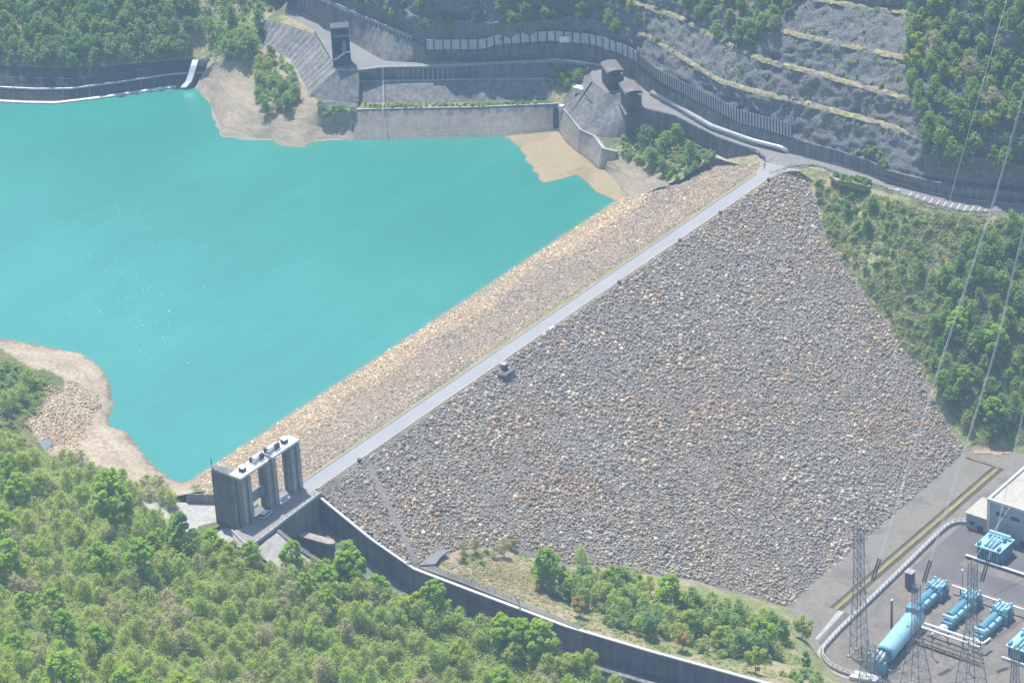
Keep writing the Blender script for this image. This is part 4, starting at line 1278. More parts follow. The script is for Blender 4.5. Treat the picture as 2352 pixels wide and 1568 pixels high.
# ================================================================ SPILLWAY
# chute walls and floor
def chute_wall(top, side, label, thick=1.1, depth=13.0, cop='coping'):
    n = 70
    T = resample(top, n)
    t = np.gradient(T, axis=0); nb = np.stack([t[:, 1], -t[:, 0], 0 * t[:, 0]], 1); nb /= np.linalg.norm(nb, axis=1, keepdims=True)
    root = empty('chute_wall', tuple(T[n // 2] - [0, 0, depth]), label, 'wall')
    out = nb * side
    m = MB()
    rows = [T - [0, 0, depth] - out * .0, T, T + out * thick, T + out * (thick + 1.5) - [0, 0, depth]]
    V = np.concatenate(rows)
    f = [list(map(int, q)) for q in grid_faces(4, n)]
    f += [[0, n, 2 * n, 3 * n], [n - 1, 4 * n - 1, 3 * n - 1, 2 * n - 1]]
    m.add(V, f); m.build('wall_face', MT['conc_dark'], root)
    m = MB(); m.ribbon(list(T - out * .1 + [0, 0, .35]), list(T + out * (thick - .1) + [0, 0, .35]), .45); m.build('coping', MT[cop], root)
    m = MB()
    for i in (12, 20, 27, 41, 55):
        p = T[i] - out[i] * .03
        m.tube([p - [0, 0, .4], p - [0, 0, depth]], .13, 4)
    m.build('joint', MT['steel_dark'], root)
    return root


chute_wall(WALL_R, -1 if True else 1, 'long right wall of the spillway chute, dark face and bright white coping')
WALL_L = [np.array([-24.2, -9.2, -0.8]), np.array([-23.4, -19.5, -6.2]), np.array([-19.5, -34, -13.5]), np.array([-12.5, -52, -20.0]), P(1021, 1408, -22), P(1125, 1452, -23.0), P(1361, 1528, -25.0), P(1501, 1568, -26.4), P(1760, 1640, -29)]
chute_wall(WALL_L, 1, 'left wall of the spillway chute, mostly hidden behind the near trees', thick=1.6, depth=9, cop='conc')
fl_r = [np.array(p) - [0, 0, 9.5] for p in resample(WALL_R, 40)]
fl_l = [np.array(p) - [0, 0, 8.6] for p in resample(WALL_L, 40)]
chf = MB(); chf.ribbon(fl_l, fl_r, 1.0); tag(chf.build('chute_floor', MT['conc']), kind='structure')
# pale sloped apron left of the chute wall
loft('apron', [np.array([(-38.5, -10.8, -0.9), (-25.2, -9.4, -1.0)]), np.array([(-38, -20, -5), (-24.6, -19.5, -6.6)]), np.array([(-36, -36, -13), (-20.8, -34, -13.8)]), np.array([(-30, -55, -21), (-13.6, -53, -20.5)])],
     30, [8, 8, 8], MT['conc_pale'], amp=.25, scale=2.5)

# bridge deck
bd = MB(); bd.prism([(-39, -9.6), (-0.5, -7.4), (1.5, -4.2), (1.5, 3.4), (-1, 1.4), (-31.5, 0.9), (-34, 2.5), (-41, -5)], -1.6, -0.02)
tag(bd.build('road', MT['deck']), kind='structure')
br = empty('spillway_bridge', (-14, -8, 0), 'concrete bridge over the spillway with a pale parapet kerb', 'bridge')
m = MB(); m.prism([(-39, -9.8), (-0.6, -7.7), (-0.6, -6.6), (-39, -8.7)], -0.05, 0.85); m.build('parapet', MT['kerb'], br)
m = MB(); m.prism([(-24.2, -9.2), (-0.6, -7.9), (-0.6, -7.0), (-24.2, -8.2)], -12, -0.1); m.build('girder', MT['conc_dark'], br)
m = MB(); m.prism([(-39.6, -9.6), (-39.0, -9.6), (-34.0, 2.3), (-34.5, 2.3)], -0.05, 0.6); m.build('end_kerb', MT['kerb'], br)
line_fence(br, [(-38.5, -9.3, .85), (-20, -8.2, .85), (-1, -7.2, .85)], 0.5, 2.5, MT['steel_dark'], r=0.06, rails=(0.95,), name='railing_post', rail_name='railing')
sp = empty('divider_pier', (-13, -15, -20), 'low concrete divider pier with rounded end in the chute below the bridge', 'pier')
hw = 1.5
ol = [(-13.6 - hw, -9), (-13.6 + hw, -9), (-12.4 + hw, -20.5), (-12.4 + hw * .6, -21.8), (-12.4, -22.3), (-12.4 - hw * .6, -21.8), (-12.4 - hw, -20.5)]
m = MB(); m.prism(ol, -26, -8.5); m.build('shaft', MT['conc_dark'], sp)
m = MB(); m.prism([(x * 1.0 + (x + 13) * .08, y) for x, y in ol], -8.49, -7.9); m.build('cap', MT['conc_tan'], sp)

# gate structure
gt = empty('gate_tower', (-14.5, 4, 0), 'massive grey spillway gate tower of three piers under a white deck', 'gate tower')
HT = 18.2
PR = [(-29.2, -24.8), (-17.0, -12.2), (-4.9, -0.2)]
MT['conc_pil'] = concrete('lit_pilaster_concrete', (0.50, 0.495, 0.48), (0.36, 0.36, 0.355), 0.5)  # paler than the piers: contrast with the shaded recesses is put into the colour
for i, (x0, x1) in enumerate(PR):
    m = MB()
    m.prism([(x0, 0.9), (x1, 0.9), (x1, 2.6), (x1 - .4, 2.6), (x1 - .4, 3.4), (x1, 3.4), (x1, 4.5), (x0, 4.5), (x0, 3.4), (x0 + .4, 3.4), (x0 + .4, 2.6), (x0, 2.6)], -14, HT - .8)
    w_ = x1 - x0
    pr_ = m.build('pier', MT['conc_tower'], gt)
    for a_, b_ in ((.04, .30), (.62, .96)):
        m = MB(); m.box(x0 + a_ * w_, x0 + b_ * w_, 0.25, 0.97, -0.5, HT - 1.2)
        pl2 = m.build('pilaster', MT['conc_pil']); pl2.parent = pr_
        pl2.data.transform(Matrix.Translation(-Vector(gt.location)))
m = MB(); m.prism([(-29.2, 4.4), (-25.6, 4.4), (-25.9, 13.6), (-27.6, 15.0), (-29.0, 13.8)], -14, HT - .9); m.build('training_wall', MT['conc_tower'], gt)
m = MB()
for y in np.linspace(5.4, 13.2, 9): m.box(-29.42, -29.15, y, y + .35, -12, HT - 1.2)
m.build('rib', MT['conc_tower'], gt)
m = MB()
for x0, x1, z0, z1 in ((-24.82, -16.98, 0.6, 5.2), (-12.22, -4.88, 0.4, 5.6)):
    m.prism([(x0, 5.6), (x1, 5.6), (x1, 9.2), (x0, 9.2)], [z0 - 1, z0 - 1, z1 - 1, z1 - 1], [z0, z0, z1, z1])
m.build('sunlit_gate_plate', MT['coping'], gt)  # white plates added behind the openings, sloped so they catch the sun
m = MB(); m.box(-24.85, -16.95, 2.0, 3.0, 5.4, 8.8); m.box(-24.85, -16.95, 1.2, 4.6, -.2, .35); m.box(-12.25, -4.85, 1.2, 4.6, -.2, .35); m.build('cross_beam', MT['conc_tower'], gt)
m = MB(); m.box(-11.3, -8.2, .5, .75, .02, 1.7); m.build('gate_guard', MT['coping'], gt)
m = MB(); m.box(-29.6, -15.6, 0.5, 5.5, HT - .8, HT); m.box(-13.6, 0.2, 0.5, 5.5, HT - .8, HT); m.build('deck_slab', MT['white'], gt)
m = MB(); m.box(-15.7, -13.5, .9, 5.2, HT - 1.1, HT - .4); m.build('deck_link', MT['steel'], gt)
line_fence(gt, [(-29.4, .6, HT), (-15.8, .6, HT)], 1.0, 1.7, MT['white'], r=.05, rails=(.95, .5), name='railing_post', rail_name='railing')
line_fence(gt, [(-13.4, .6, HT), (0, .6, HT)], 1.0, 1.7, MT['white'], r=.05, rails=(.95, .5), name='railing_post', rail_name='railing')
line_fence(gt, [(-28.8, 5.7, HT - .9), (-28.8, 13.6, HT - .9), (-27.6, 14.8, HT - .9)], 1.2, 1.2, MT['steel_lt'], r=.06, rails=(.95, .5), name='railing_post', rail_name='railing')
m = MB(); m.tube([(-28.2, 14.2, HT - .9), (-28.2, 14.2, HT + 2.6)], .14, 5); m.build('mast', MT['steel_dark'], gt)


def hatch(x, y, s=1.0, mat='steel', h=1.3, label=None):
    r = empty('hatch_hood', (x, y, HT), label, 'hatch hood')
    m = MB(); m.box(x - s, x + s, y - s * .8, y + s * .8, HT - .02, HT + h); m.build('body', MT['steel_dark'], r)
    m = MB(); m.prism([(x - s * 1.1, y - s), (x + s * 1.1, y - s), (x + s * 1.1, y + s), (x - s * 1.1, y + s)], [HT + h, HT + h, HT + h + .3, HT + h + .3], [HT + h + .15, HT + h + .15, HT + h + .5, HT + h + .5]); m.build('lid', MT['white'], r)


hatch(-25.5, 3.2, 1.0, label='small dark hatch hood on the left end of the tower deck')
hatch(-4.2, 3.4, 1.0, label='small dark hatch hood on the right end of the tower deck')


def winch(x, y, label, big=1.0):
    r = empty('gate_winch', (x, y, HT), label, 'winch')
    m = MB(); m.box(x - 2.2 * big, x + 2.2 * big, y - 1.4, y + 1.4, HT - .02, HT + .5); m.build('bed', MT['white'], r)
    m = MB(); m.tube([(x - 1.6 * big, y, HT + 1.4), (x + 1.6 * big, y, HT + 1.4)], 1.0, 12); m.build('drum', MT['white'], r, smooth=False)
    m = MB(); m.box(x + .4, x + 1.7 * big, y - 1.3, y - .3, HT + .5, HT + 2.3); m.box(x - 1.9 * big, x - 1.0, y + .2, y + 1.2, HT + .5, HT + 1.9); m.build('gear_case', MT['steel_dark'], r)
    m = MB(); m.box(x - 2 * big, x - 1.2, y - 1.2, y - .2, HT + .5, HT + 1.5); m.build('motor', MT['steel_lt'], r)


winch(-18.2, 3.2, 'white gate winch left of the gap on the tower deck', 1.3)
winch(-10.6, 3.2, 'larger white gate winch right of the gap on the tower deck', 1.5)
m = MB()
for z in (3.5, 14.5):
    m.box(-.2, 1.9, 3.0, 4.6, z, z + .2)
bb = m.build('bracket', MT['white'], gt)
# approach training wall and apron left of the tower
wall('training_wall', RL((428, 1156, -3.6), (495, 1158, -3.6)), RL((428, 1136, -0.2), (495, 1138, -0.2)), MT['conc_tower'], 'short dark wall in front of the tan riprap, left of the gate tower', n=10, thick=.8, coping=MT['conc'])
ap = MB(); ap.prism([P(u, v, -3.3)[:2] for u, v in [(325, 1150), (495, 1156), (520, 1190), (545, 1236), (470, 1275), (400, 1230)]], -8, -3.3)
tag(ap.build('apron', MT['conc_pale']), kind='structure')

# van parked on the bridge
vn = empty('van', (-21.2, -1.3, 0), 'pale blue van parked on the bridge at the foot of the gate tower', 'van', rz=math.radians(3))


def vbox(name, mat, pr, parent):
    me = bpy.data.meshes.new(name)
    vs = [(x, s * w, z) for s in (-1, 1) for x, z, w in pr]
    n = len(pr)
    fs = [list(range(n)), list(range(n, 2 * n))[::-1]] + [[i, i + n, (i + 1) % n + n, (i + 1) % n] for i in range(n)]
    me.from_pydata(vs, [], fs); me.materials.append(mat)
    o = bpy.data.objects.new(name, me); COL.objects.link(o); o.parent = parent
    return o


vbox('body', MT['van'], [(-2.4, .45, .9), (2.3, .45, .9), (2.5, .7, .9), (2.4, 1.2, .9), (1.5, 1.35, .88), (-2.4, 1.35, .9)], vn)
vbox('cabin', MT['glass'], [(-2.35, 1.35, .86), (1.5, 1.35, .86), (.8, 2.0, .76), (-2.2, 2.0, .78)], vn)
vbox('roof', MT['white'], [(-2.25, 1.97, .8), (.85, 1.97, .78), (.7, 2.1, .72), (-2.1, 2.1, .74)], vn)
for x in (-1.5, 1.5):
    for s in (-1, 1):
        m = MB(); m.tube([(x, s * .93, .36), (x, s * .70, .36)], .36, 12)
        w = m.build('wheel', MT['rubber']); w.parent = vn
for s in (-1, 1):
    m = MB(); m.box(2.42, 2.54, s * .65 - .18, s * .65 + .18, .75, 1.0); h_ = m.build('headlight', MT['white']); h_.parent = vn

# instrument hut and cabinet on the crest edge
hu = empty('instrument_hut', (99, -8.5, -2), 'dark concrete instrument hut built into the downstream crest edge', 'hut')
m = MB(); m.box(96, 102.4, -10.6, -5.6, -6.5, -0.9); m.build('base', MT['conc_dark'], hu)
m = MB(); m.box(100.0, 101.9, -7.8, -5.9, -0.92, 1.2); m.build('cabin', MT['conc'], hu)
m = MB(); m.box(99.8, 102.1, -8.0, -5.7, 1.2, 1.4); m.build('roof', MT['conc_pale'], hu)
m = MB(); m.box(95.8, 96.1, -10.7, -5.5, -.9, -.2); m.box(95.8, 102.5, -10.9, -10.6, -.9, -.2); m.build('parapet', MT['conc'], hu)
m = MB(); m.box(100.5, 101.4, -7.88, -7.78, -.9, .9); m.build('door', MT['steel_dark'], hu)
c = P(1267, 758, -0.3)
cb_ = empty('cabinet', (c[0], c[1], -0.5), 'small white cabinet beside the kerb halfway along the crest', 'cabinet')
m = MB(); m.box(c[0] - 1.1, c[0] + 1.1, c[1] - .5, c[1] + .5, -.8, .75); m.build('body', MT['white'], cb_)
m = MB(); m.box(c[0] - 1.25, c[0] + 1.25, c[1] - .62, c[1] + .62, .75, .9); m.build('lid', MT['coping'], cb_)
for u, v in ((1425, 651), (1527, 544), (1640, 487), (1762, 414), (822, 1058)):
    c = P(u, v, 0)
    r = empty('bollard', (c[0], -4.9, -.1), {1425: 'dark bollard box on the crest edge above the middle of the boulder face', 1527: 'dark bollard on the crest edge, second from the junction', 1640: 'dark bollard on the crest edge nearest the road junction',
                                             1762: 'dark bollard where the crest meets the junction', 822: 'dark bollard on the crest edge nearest the gate tower'}[u], 'bollard', 'bollards on the crest edge')
    m = MB(); m.box(c[0] - .5, c[0] + .5, -5.3, -4.5, -.2, .9); m.build('body', MT['steel_dark'], r)
    m = MB(); m.box(c[0] - .6, c[0] + .6, -5.4, -4.4, .9, 1.05); m.build('cap', MT['conc_dark'], r)
# bare diagonal track on the boulder face
tr = MB(); a, b = np.array([24.8, -7.4]), np.array([6.2, -40.6]); nb = np.array([-(b - a)[1], (b - a)[0]]); nb /= np.linalg.norm(nb)
tr.ribbon([(*(a + nb * .8), face_z(a[1]) + .12), (*(b + nb * .9), face_z(b[1]) + .12)], [(*(a - nb * .8), face_z(a[1]) + .12), (*(b - nb * .9), face_z(b[1]) + .12)], .5)
tr.build('inspection_strip', M('mauve_gravel', [(0.22, 0.185, 0.18), (0.30, 0.25, 0.24)], (.7, 1.2), .2, 1.5), dam)
# walkway along the chute wall and its rail
wk = np.array(WALL_R)
k0 = P(965, 1300, -19.6); k1 = P(1180, 1376, -21.6)
pt = MB(); pt.ribbon([P(u, v, z) + [0, 0, .15] for u, v, z in ((958, 1302, -19.6), (1060, 1338, -20.6), (1190, 1390, -22), (1330, 1445, -24))], [P(u, v, z) + [0, 0, .15] for u, v, z in ((985, 1296, -19.6), (1066, 1326, -20.6), (1196, 1379, -22), (1334, 1438, -24))], .5)
tag(pt.build('path', MT['gravel']), kind='structure')
pt = MB(); pt.ribbon([P(u, v, -19.2) + [0, 0, .3] for u, v in ((962, 1299), (985, 1278), (1012, 1262))], [P(u, v, -19.2) + [0, 0, .3] for u, v in ((1000, 1296), (1012, 1280), (1030, 1266))], .5)
tag(pt.build('path', MT['asphalt']), kind='structure')
g5 = empty('handrail', tuple(P(1100, 1340, -21)), 'thin handrail along the path behind the chute wall', 'handrail')
line_fence(g5, RL((975, 1296, -19.4), (1064, 1330, -20.4), (1192, 1382, -21.8)), 1.1, 3.0, MT['steel'], r=.06, rails=(.95, .5))
lp = empty('post', tuple(P(1192, 1392, -22)), 'single grey post with a small box beside the chute wall coping', 'post')
q = P(1192, 1392, -22)
MB().tube([q, q + [0, 0, 3.4]], .14, 6).build('pole', MT['steel'], lp); m = MB(); m.box(q[0] - .7, q[0] + .2, q[1] - .25, q[1] + .25, q[2] + 2.6, q[2] + 3.4); m.build('box', MT['steel_lt'], lp)

# parking bay marks and hedge garden on the right road
pk = MB()
for u in np.linspace(2088, 2262, 12):
    vv = np.interp(u, [2088, 2140, 2213, 2262], [441, 457, 470, 476]); vo = np.interp(u, [2060, 2138, 2213, 2300], [440, 467.5, 484, 486])
    a = P(u + 7, vv + 1, .03); b = P(u - 2, vo, .03)
    d = (b - a) / np.linalg.norm(b - a); n2 = np.array([-d[1], d[0], 0]) * .16
    pk.add([a + n2, a - n2, b - n2, b + n2], [[0, 1, 2, 3]])
o = pk.build('parking_marks', MT['paint']); tag(o, kind='structure')
pk = MB()
for ua, va, ub, vb in ((2040, 432, 2062, 437), (2062, 437, 2063, 433), (2068, 443, 2092, 448)):
    a, b = P(ua, va, .03), P(ub, vb, .03)
    d = (b - a) / np.linalg.norm(b - a); n2 = np.array([-d[1], d[0], 0]) * .22
    pk.add([a + n2, a - n2, b - n2, b + n2], [[0, 1, 2, 3]])
tag(pk.build('road_marks', MT['paint']), kind='structure')

# ================================================================ PLANT YARD AT THE TOE
def flat(name, mat, pts, z, kind='structure', uv=True):
    q = [P(u, v, ZT)[:2] for u, v in pts] if uv else pts
    m = MB(); m.prism(q, ZT - .5, z)
    return tag(m.build(name, mat), kind=kind)


flat('yard', MT['yard'], [(147, -146), (183, -146), (184, -158), (230, -158), (230, -330), (147, -330)], ZT + .004, uv=False)
flat('earth_yard', MT['earth'], [(90, -146.5), (146.99, -146), (146.99, -330), (60, -330), (78, -150)], ZT + .004, uv=False)
flat('earth_strip', MT['earth'], [(158, -158.2), (162.6, -158.2), (162.6, -330), (158, -330)], ZT + .012, uv=False)
flat('path', MT['yard'], [(1940, 1404), (1962, 1420), (1905, 1480), (1890, 1500), (1880, 1475)], ZT + .02)
flat('path', MT['conc_pale'], [(1926, 1400), (1939, 1404), (1878, 1468), (1872, 1466)], ZT + .035)
flat('path', MT['gravel'], [(1868, 1383), (1924, 1398), (1872, 1440), (1850, 1415)], ZT + .05)
# drains
dr = empty('drain', (165, -137.4, ZT), 'pair of long mossy drain channels between boulder toe and plant fence', 'drain')
for y in (-136.0, -138.9):
    m = MB()
    for s_ in (-.45, .45):
        m.box(111, 221.5, y + s_ - .12, y + s_ + .12, ZT - .3, ZT + .35)
    m.build('channel_wall', MT['drain'], dr)
    m = MB(); m.box(111, 221.5, y - .33, y + .33, ZT - .3, ZT + .03); m.build('channel_bed', MT['ground_forest'], dr)
m = MB(); m.box(111, 221.5, -138.3, -136.6, ZT - .3, ZT + .1); m.build('verge', MT['straw'], dr)
m = MB(); m.box(221.5, 222.3, -139.5, -124.0, ZT - .3, ZT + .35); m.build('cross_channel', MT['drain'], dr)

# perimeter wall and fence
FL_ = [P(u, v, ZT) for u, v in [(1990, 1561), (1940, 1548), (1908, 1533), (1893, 1516), (1889, 1503), (1893, 1490)]]
FLp = [p for p in FL_] + [np.array([100, -146.2, ZT]), np.array([136, -144.6, ZT]), np.array([172, -142.8, ZT]), np.array([178, -143.0, ZT]), np.array([181.2, -144.6, ZT]), np.array([182.6, -148, ZT]), np.array([183, -156.5, ZT])]
FLs = smooth_line(FLp, 110, 2)
pf = empty('perimeter_fence', (136, -144, ZT), 'low pale wall with white rails around the plant yard', 'fence')
tn = np.gradient(FLs, axis=0); nb = np.stack([-tn[:, 1], tn[:, 0], 0 * tn[:, 0]], 1); nb /= np.linalg.norm(nb, axis=1, keepdims=True)
m = MB(); m.ribbon([a + b * .35 + [0, 0, 1.0] for a, b in zip(FLs, nb)], [a - b * .35 + [0, 0, 1.0] for a, b in zip(FLs, nb)], 1.3); m.build('wall', MT['conc_pale'], pf)
line_fence(pf, FLs + [0, 0, 1.0], 1.3, 2.2, MT['white'], r=.1, rails=(.97, .5), max_posts=75)
m = MB(); m.ribbon([a + b * 1.9 + [0, 0, .12] for a, b in zip(FLs, nb)], [a + b * .9 + [0, 0, .12] for a, b in zip(FLs, nb)], .3); m.build('gutter', MT['conc_pale'], pf)
gk = empty('gate_post_box', tuple(P(2090, 1348, ZT)), 'dark grey sentry-like box with pale cap against the fence', 'box')
m = MB(); c = P(2090, 1348, ZT); m.box(c[0] - 1.2, c[0] + 1.2, c[1] - 1.3, c[1] + 1.3, ZT, ZT + 6.2); m.build('body', MT['conc_dark'], gk)
m = MB(); m.box(c[0] - 1.5, c[0] + 1.5, c[1] - 1.6, c[1] + 1.6, ZT + 6.2, ZT + 6.6); m.build('cap', MT['conc_pale'], gk)

# power house
ph = empty('power_house', (210, -185, ZT), 'large blue-grey power house with cream roof at the right edge', 'building')
m = MB(); m.box(179.5, 262, -215, -157.4, ZT - .5, -46.6); m.build('wall', MT['facade'], ph)
m = MB(); m.box(180.3, 261.2, -214.2, -158.2, -46.6, -46.35); m.build('roof', MT['roofwhite'], ph)
m = MB(); m.box(179.2, 262.3, -157.9, -157.0, -46.6, -45.6); m.box(179.2, 180.1, -215.3, -157.9, -46.6, -45.6); m.build('parapet', MT['coping'], ph)
m = MB(); m.box(179.15, 180.2, -158.3, -157.15, ZT, -46.7); m.build('corner_pier', MT['coping'], ph)
for i, y in enumerate((-162.5, -168.2, -173.6, -178.8, -184.2, -189.6)):
    m = MB(); m.box(179.42, 179.6, y - 1.8, y + 1.8, -51.6, -49.9); w_ = m.build('window', MT['glass'], ph)
    m = MB(); m.box(179.36, 179.45, y - 1.85, y + 1.85, -51.8, -51.6); f_ = m.build('sill', MT['white']); f_.parent = w_; f_.data.transform(Matrix.Translation(-Vector(ph.location)))
m = MB(); m.box(179.42, 179.6, -172.6, -170.2, ZT + .3, ZT + 2.4); m.build('window', MT['glass'], ph)
for y in (-164.9, -176.4, -187.4):
    m = MB(); m.tube([(179.3, y, ZT + .2), (179.3, y, -46.7)], .18, 6); m.build('downpipe', MT['steel_lt'], ph)
m = MB(); m.box(179.40, 179.62, -215, -158.4, -53.2, -52.9); m.build('string_course', MT['steel_lt'], ph)
m = MB(); m.box(190, 194, -176, -172, -46.35, -44.6); m.box(203, 206, -190, -187, -46.35, -45.2); m.build('roof_vent', MT['steel_lt'], ph)
ax_ = empty('annex', (185.5, -152, ZT), 'small annex with cream roof at the near left corner of the power house', 'annex')
m = MB(); m.box(180.4, 192, -157.0, -148.2, ZT - .5, -55.2); m.build('wall', MT['facade'], ax_)
m = MB(); m.box(180.0, 192.4, -156.98, -147.8, -55.2, -54.8); m.build('roof', MT['roofwhite'], ax_)
m = MB(); m.box(180.3, 180.42, -155, -152.6, ZT, ZT + 2.2); m.build('door', MT['steel_dark'], ax_)
m = MB(); m.box(180.3, 180.42, -151.5, -149.5, ZT + 1.8, ZT + 3.2); m.build('window', MT['glass'], ax_)
kw = empty('low_wall', (163.1, -170, ZT), 'low white wall in front of the transformer by the power house', 'wall')
m = MB(); m.box(162.7, 163.5, -240, -158.3, ZT, ZT + 1.1); m.build('wall', MT['conc'], kw)
m = MB(); m.box(162.6, 163.6, -240, -158.2, ZT + 1.1, ZT + 1.25); m.build('coping', MT['white'], kw)


def transformer(x, y, sx, sy, h, label, z=ZT):
    r = empty('transformer', (x, y, z), label, 'transformer', 'blue transformers and switchgear')
    m = MB(); m.box(x - sx * .62, x + sx * .62, y - sy * .75, y + sy * .75, z + .4, z + h * .82); m.build('tank', MT['gis_shade'], r)
    for s_ in (-1, 1):
        m = MB()
        for k in range(9):
            yy = y - sy * .72 + k * sy * 1.44 / 8
            m.box(x + s_ * sx * .62, x + s_ * sx, yy - .14, yy + .14, z + .8, z + h * .8)
        m.build('radiator', MT['gis_shade'], r)
    for s_ in (-1, 1):
        m = MB()
        for k in range(9):
            xx = x - sx * .6 + k * sx * 1.2 / 8
            m.box(xx - .14, xx + .14, y + (sy * .75 if s_ > 0 else -sy), y + (sy if s_ > 0 else -sy * .75), z + .8, z + h * .8)
        m.build('cooling_fin', MT['gis_shade'], r)
    m = MB(); m.box(x - sx * .98, x + sx * .98, y - sy * .98, y + sy * .98, z + h * .81, z + h * .88); m.build('top_plate', MT['gis'], r)
    for k in (-1, 0, 1):
        m = MB(); m.tube([(x - sx * .8, y + k * sy * .28, z + h * .97), (x + sx * .35, y + k * sy * .28, z + h * 1.06)], .42, 10)
        m.build('bus_duct', MT['gis'], r)
    m = MB(); m.tube([(x + sx * .7, y - sy * .8, z + h * 1.08), (x + sx * .7, y + sy * .8, z + h * 1.08)], .62, 12); m.build('conservator', MT['gis'], r)
    m = MB()
    for k in (-1, 1):
        m.box(x - sx * .9, x - sx * .55, y + k * sy * .75 - .35, y + k * sy * .75 + .35, z + h * .88, z + h * 1.05)
        m.box(x + sx * .2, x + sx * .5, y + k * sy * .55 - .3, y + k * sy * .55 + .3, z + h * .88, z + h * 1.12)
    m.build('valve_box', MT['gis_shade'], r)
    m = MB(); m.box(x - sx, x + sx, y - sy, y + sy, z, z + .4); m.build('plinth', MT['conc'], r)
    return r


transformer(169.0, -166.2, 5.4, 5.2, 6.6, 'tall blue transformer standing beside the power house wall')


def switchgear(x, y, label, dome=True):
    """gas-insulated bay: bushing block at the back, long breaker vessel towards the yard"""
    r = empty('switchgear_bay', (x - 8, y, ZT), label, 'switchgear', 'blue transformers and switchgear')
    z = ZT
    m = MB(); m.box(x - 3.1, x + 2.6, y - 2.9, y + 2.9, z + .3, z + 4.2); m.build('bushing_block', MT['gis_shade'], r)
    m = MB()
    for a in (-2.1, -.7, .7, 2.1):
        m.tube([(x - 2.8, y + a, z + 5.0), (x + 2.4, y + a, z + 5.0)], .55, 10)
    m.build('bus_tube', MT['gis'], r)
    m = MB()
    for a, b in ((-2.2, -2.2), (1.8, -2.2), (-2.2, 2.2), (1.8, 2.2), (-.2, 0)):
        m.tube([(x + a, y + b, z + 4.2), (x + a, y + b, z + 6.3)], [.62, .4], 8)
        m.tube([(x + a, y + b, z + 1.0), (x + a - .6, y + b * 1.45, z + 4.0)], .3, 6)
    m.build('riser', MT['gis'], r)
    m = MB(); m.box(x - 16.5, x - 3.0, y - 1.9, y + 1.9, z + .9, z + 2.6); m.build('breaker_frame', MT['gis_shade'], r)
    m = MB(); m.tube([(x - 13.2, y + .9, z + 3.2), (x - 3.2, y + .9, z + 3.2)], 1.35, 14); m.build('breaker_vessel', MT['gis_shade'], r, smooth=False)
    m = MB()
    for k in range(3):
        m.tube([(x - 15.5 + k * 4.2, y - 1.5, z + 3.2), (x - 12.6 + k * 4.2, y - 1.5, z + 3.4)], .75, 10)
    m.tube([(x - 14.8, y - 2.0, z + 3.9), (x - 14.8, y + 2.4, z + 3.9)], .6, 10)
    m.build('connector_tube', MT['gis'], r)
    if dome:
        m = MB()
        for k in range(6):
            t0, t1 = math.pi / 2 * k / 6, math.pi / 2 * (k + 1) / 6
            m.tube([(x - 18.6, y, z + .9 + 1.9 * math.sin(t0)), (x - 18.6, y, z + .9 + 1.9 * math.sin(t1))], [1.9 * math.cos(t0) + .02, 1.9 * math.cos(t1) + .02], 14)
        m.tube([(x - 18.6, y, z), (x - 18.6, y, z + .9)], 1.9, 14)
        m.build('dome', MT['coping'], r)
    m = MB()
    for k in range(5):
        for s_ in (-1.5, 1.5): m.box(x - 15.5 + k * 3, x - 15.1 + k * 3, y + s_ - .2, y + s_ + .2, z, z + .95)
    m.build('leg', MT['steel'], r)
    m = MB()
    for k in range(3):
        m.tube([(x - 1.5 + k * 1.6, y - 3.3, z + .2), (x - 1.5 + k * 1.6, y - 3.3, z + 4.4)], .09, 5)
    m.tube([(x - 3, y - 3.3, z + 2.4), (x + 2.5, y - 3.3, z + 2.4)], .09, 5)
    m.build('side_ladder', MT['steel_dark'], r)
    return r


switchgear(136.6, -162.6, 'leftmost of three blue switchgear bays, just beyond the big pale tank')
switchgear(137.2, -175.4, 'middle blue switchgear bay, partly behind a lattice tower')
switchgear(136.0, -188.2, 'rightmost of the three blue switchgear bays in the row')
c4 = P(2345, 1505, ZT)
transformer(c4[0] + 2, c4[1] - 1, 6.0, 5.0, 5.6, 'blue switchgear block cut by the right edge, on a white plinth')
m = MB(); m.box(c4[0] - 5.4, c4[0] - 4.8, c4[1] - 9, c4[1] + 4.4, ZT, ZT + 1.1); pl_ = m.build('kerb_wall', MT['white']); tag(pl_, 'low white kerb wall in front of the switchgear block at the right edge', 'wall')

# big pale tank
tk = empty('gas_tank', (103, -167, ZT), 'big pale blue horizontal tank lying among the lattice towers', 'tank')
axs = np.array([1.0, .12, 0]); axs /= np.linalg.norm(axs)
t0 = np.array([91.5, -168.6, -57.2]); t1 = t0 + axs * 26
m = MB(); m.tube([t0, t1], 3.35, 28); m.build('shell', MT['gis'], tk)
m = MB(); m.tube([t0 - axs * .5, t0 + axs * .02], [3.0, 3.38], 28); m.build('end_cap', MT['gis_shade'], tk)
m = MB(); m.tube([t1 - axs * .02, t1 + axs * .7], [3.38, 2.6], 28); m.build('back_cap', MT['gis'], tk)
for d in (4, 13, 22):
    c = t0 + axs * d
    m = MB(); m.obox(c, axs, .5, 2.6, ZT, -57.6); m.build('saddle', MT['conc'], tk)
m = MB()
for d in (.6, 8.8, 17.2, 25.2): m.tube([t0 + axs * d, t0 + axs * (d + .22)], 3.44, 28)
m.build('flange', MT['gis'], tk)
m = MB()
for k in (-1.3, 0, 1.3): m.tube([t0 - axs * 6.5 + [0, k * 1.15, 1.6], t0 - axs * 1.8 + [0, k * 1.15, 2.2]], .52, 10)
m.build('bushing', MT['coping'], tk)
m = MB(); m.obox(t0 - axs * 4.4, axs, 2.4, 2.3, ZT, -56.2); m.obox(t0 - axs * 7.0 + np.array([0, 1.2, 0]), axs, .8, .8, ZT, -55.4); m.obox(t0 - axs * 5.4 + np.array([0, -2.6, 0]), axs, 1.2, .5, ZT, -56.6)
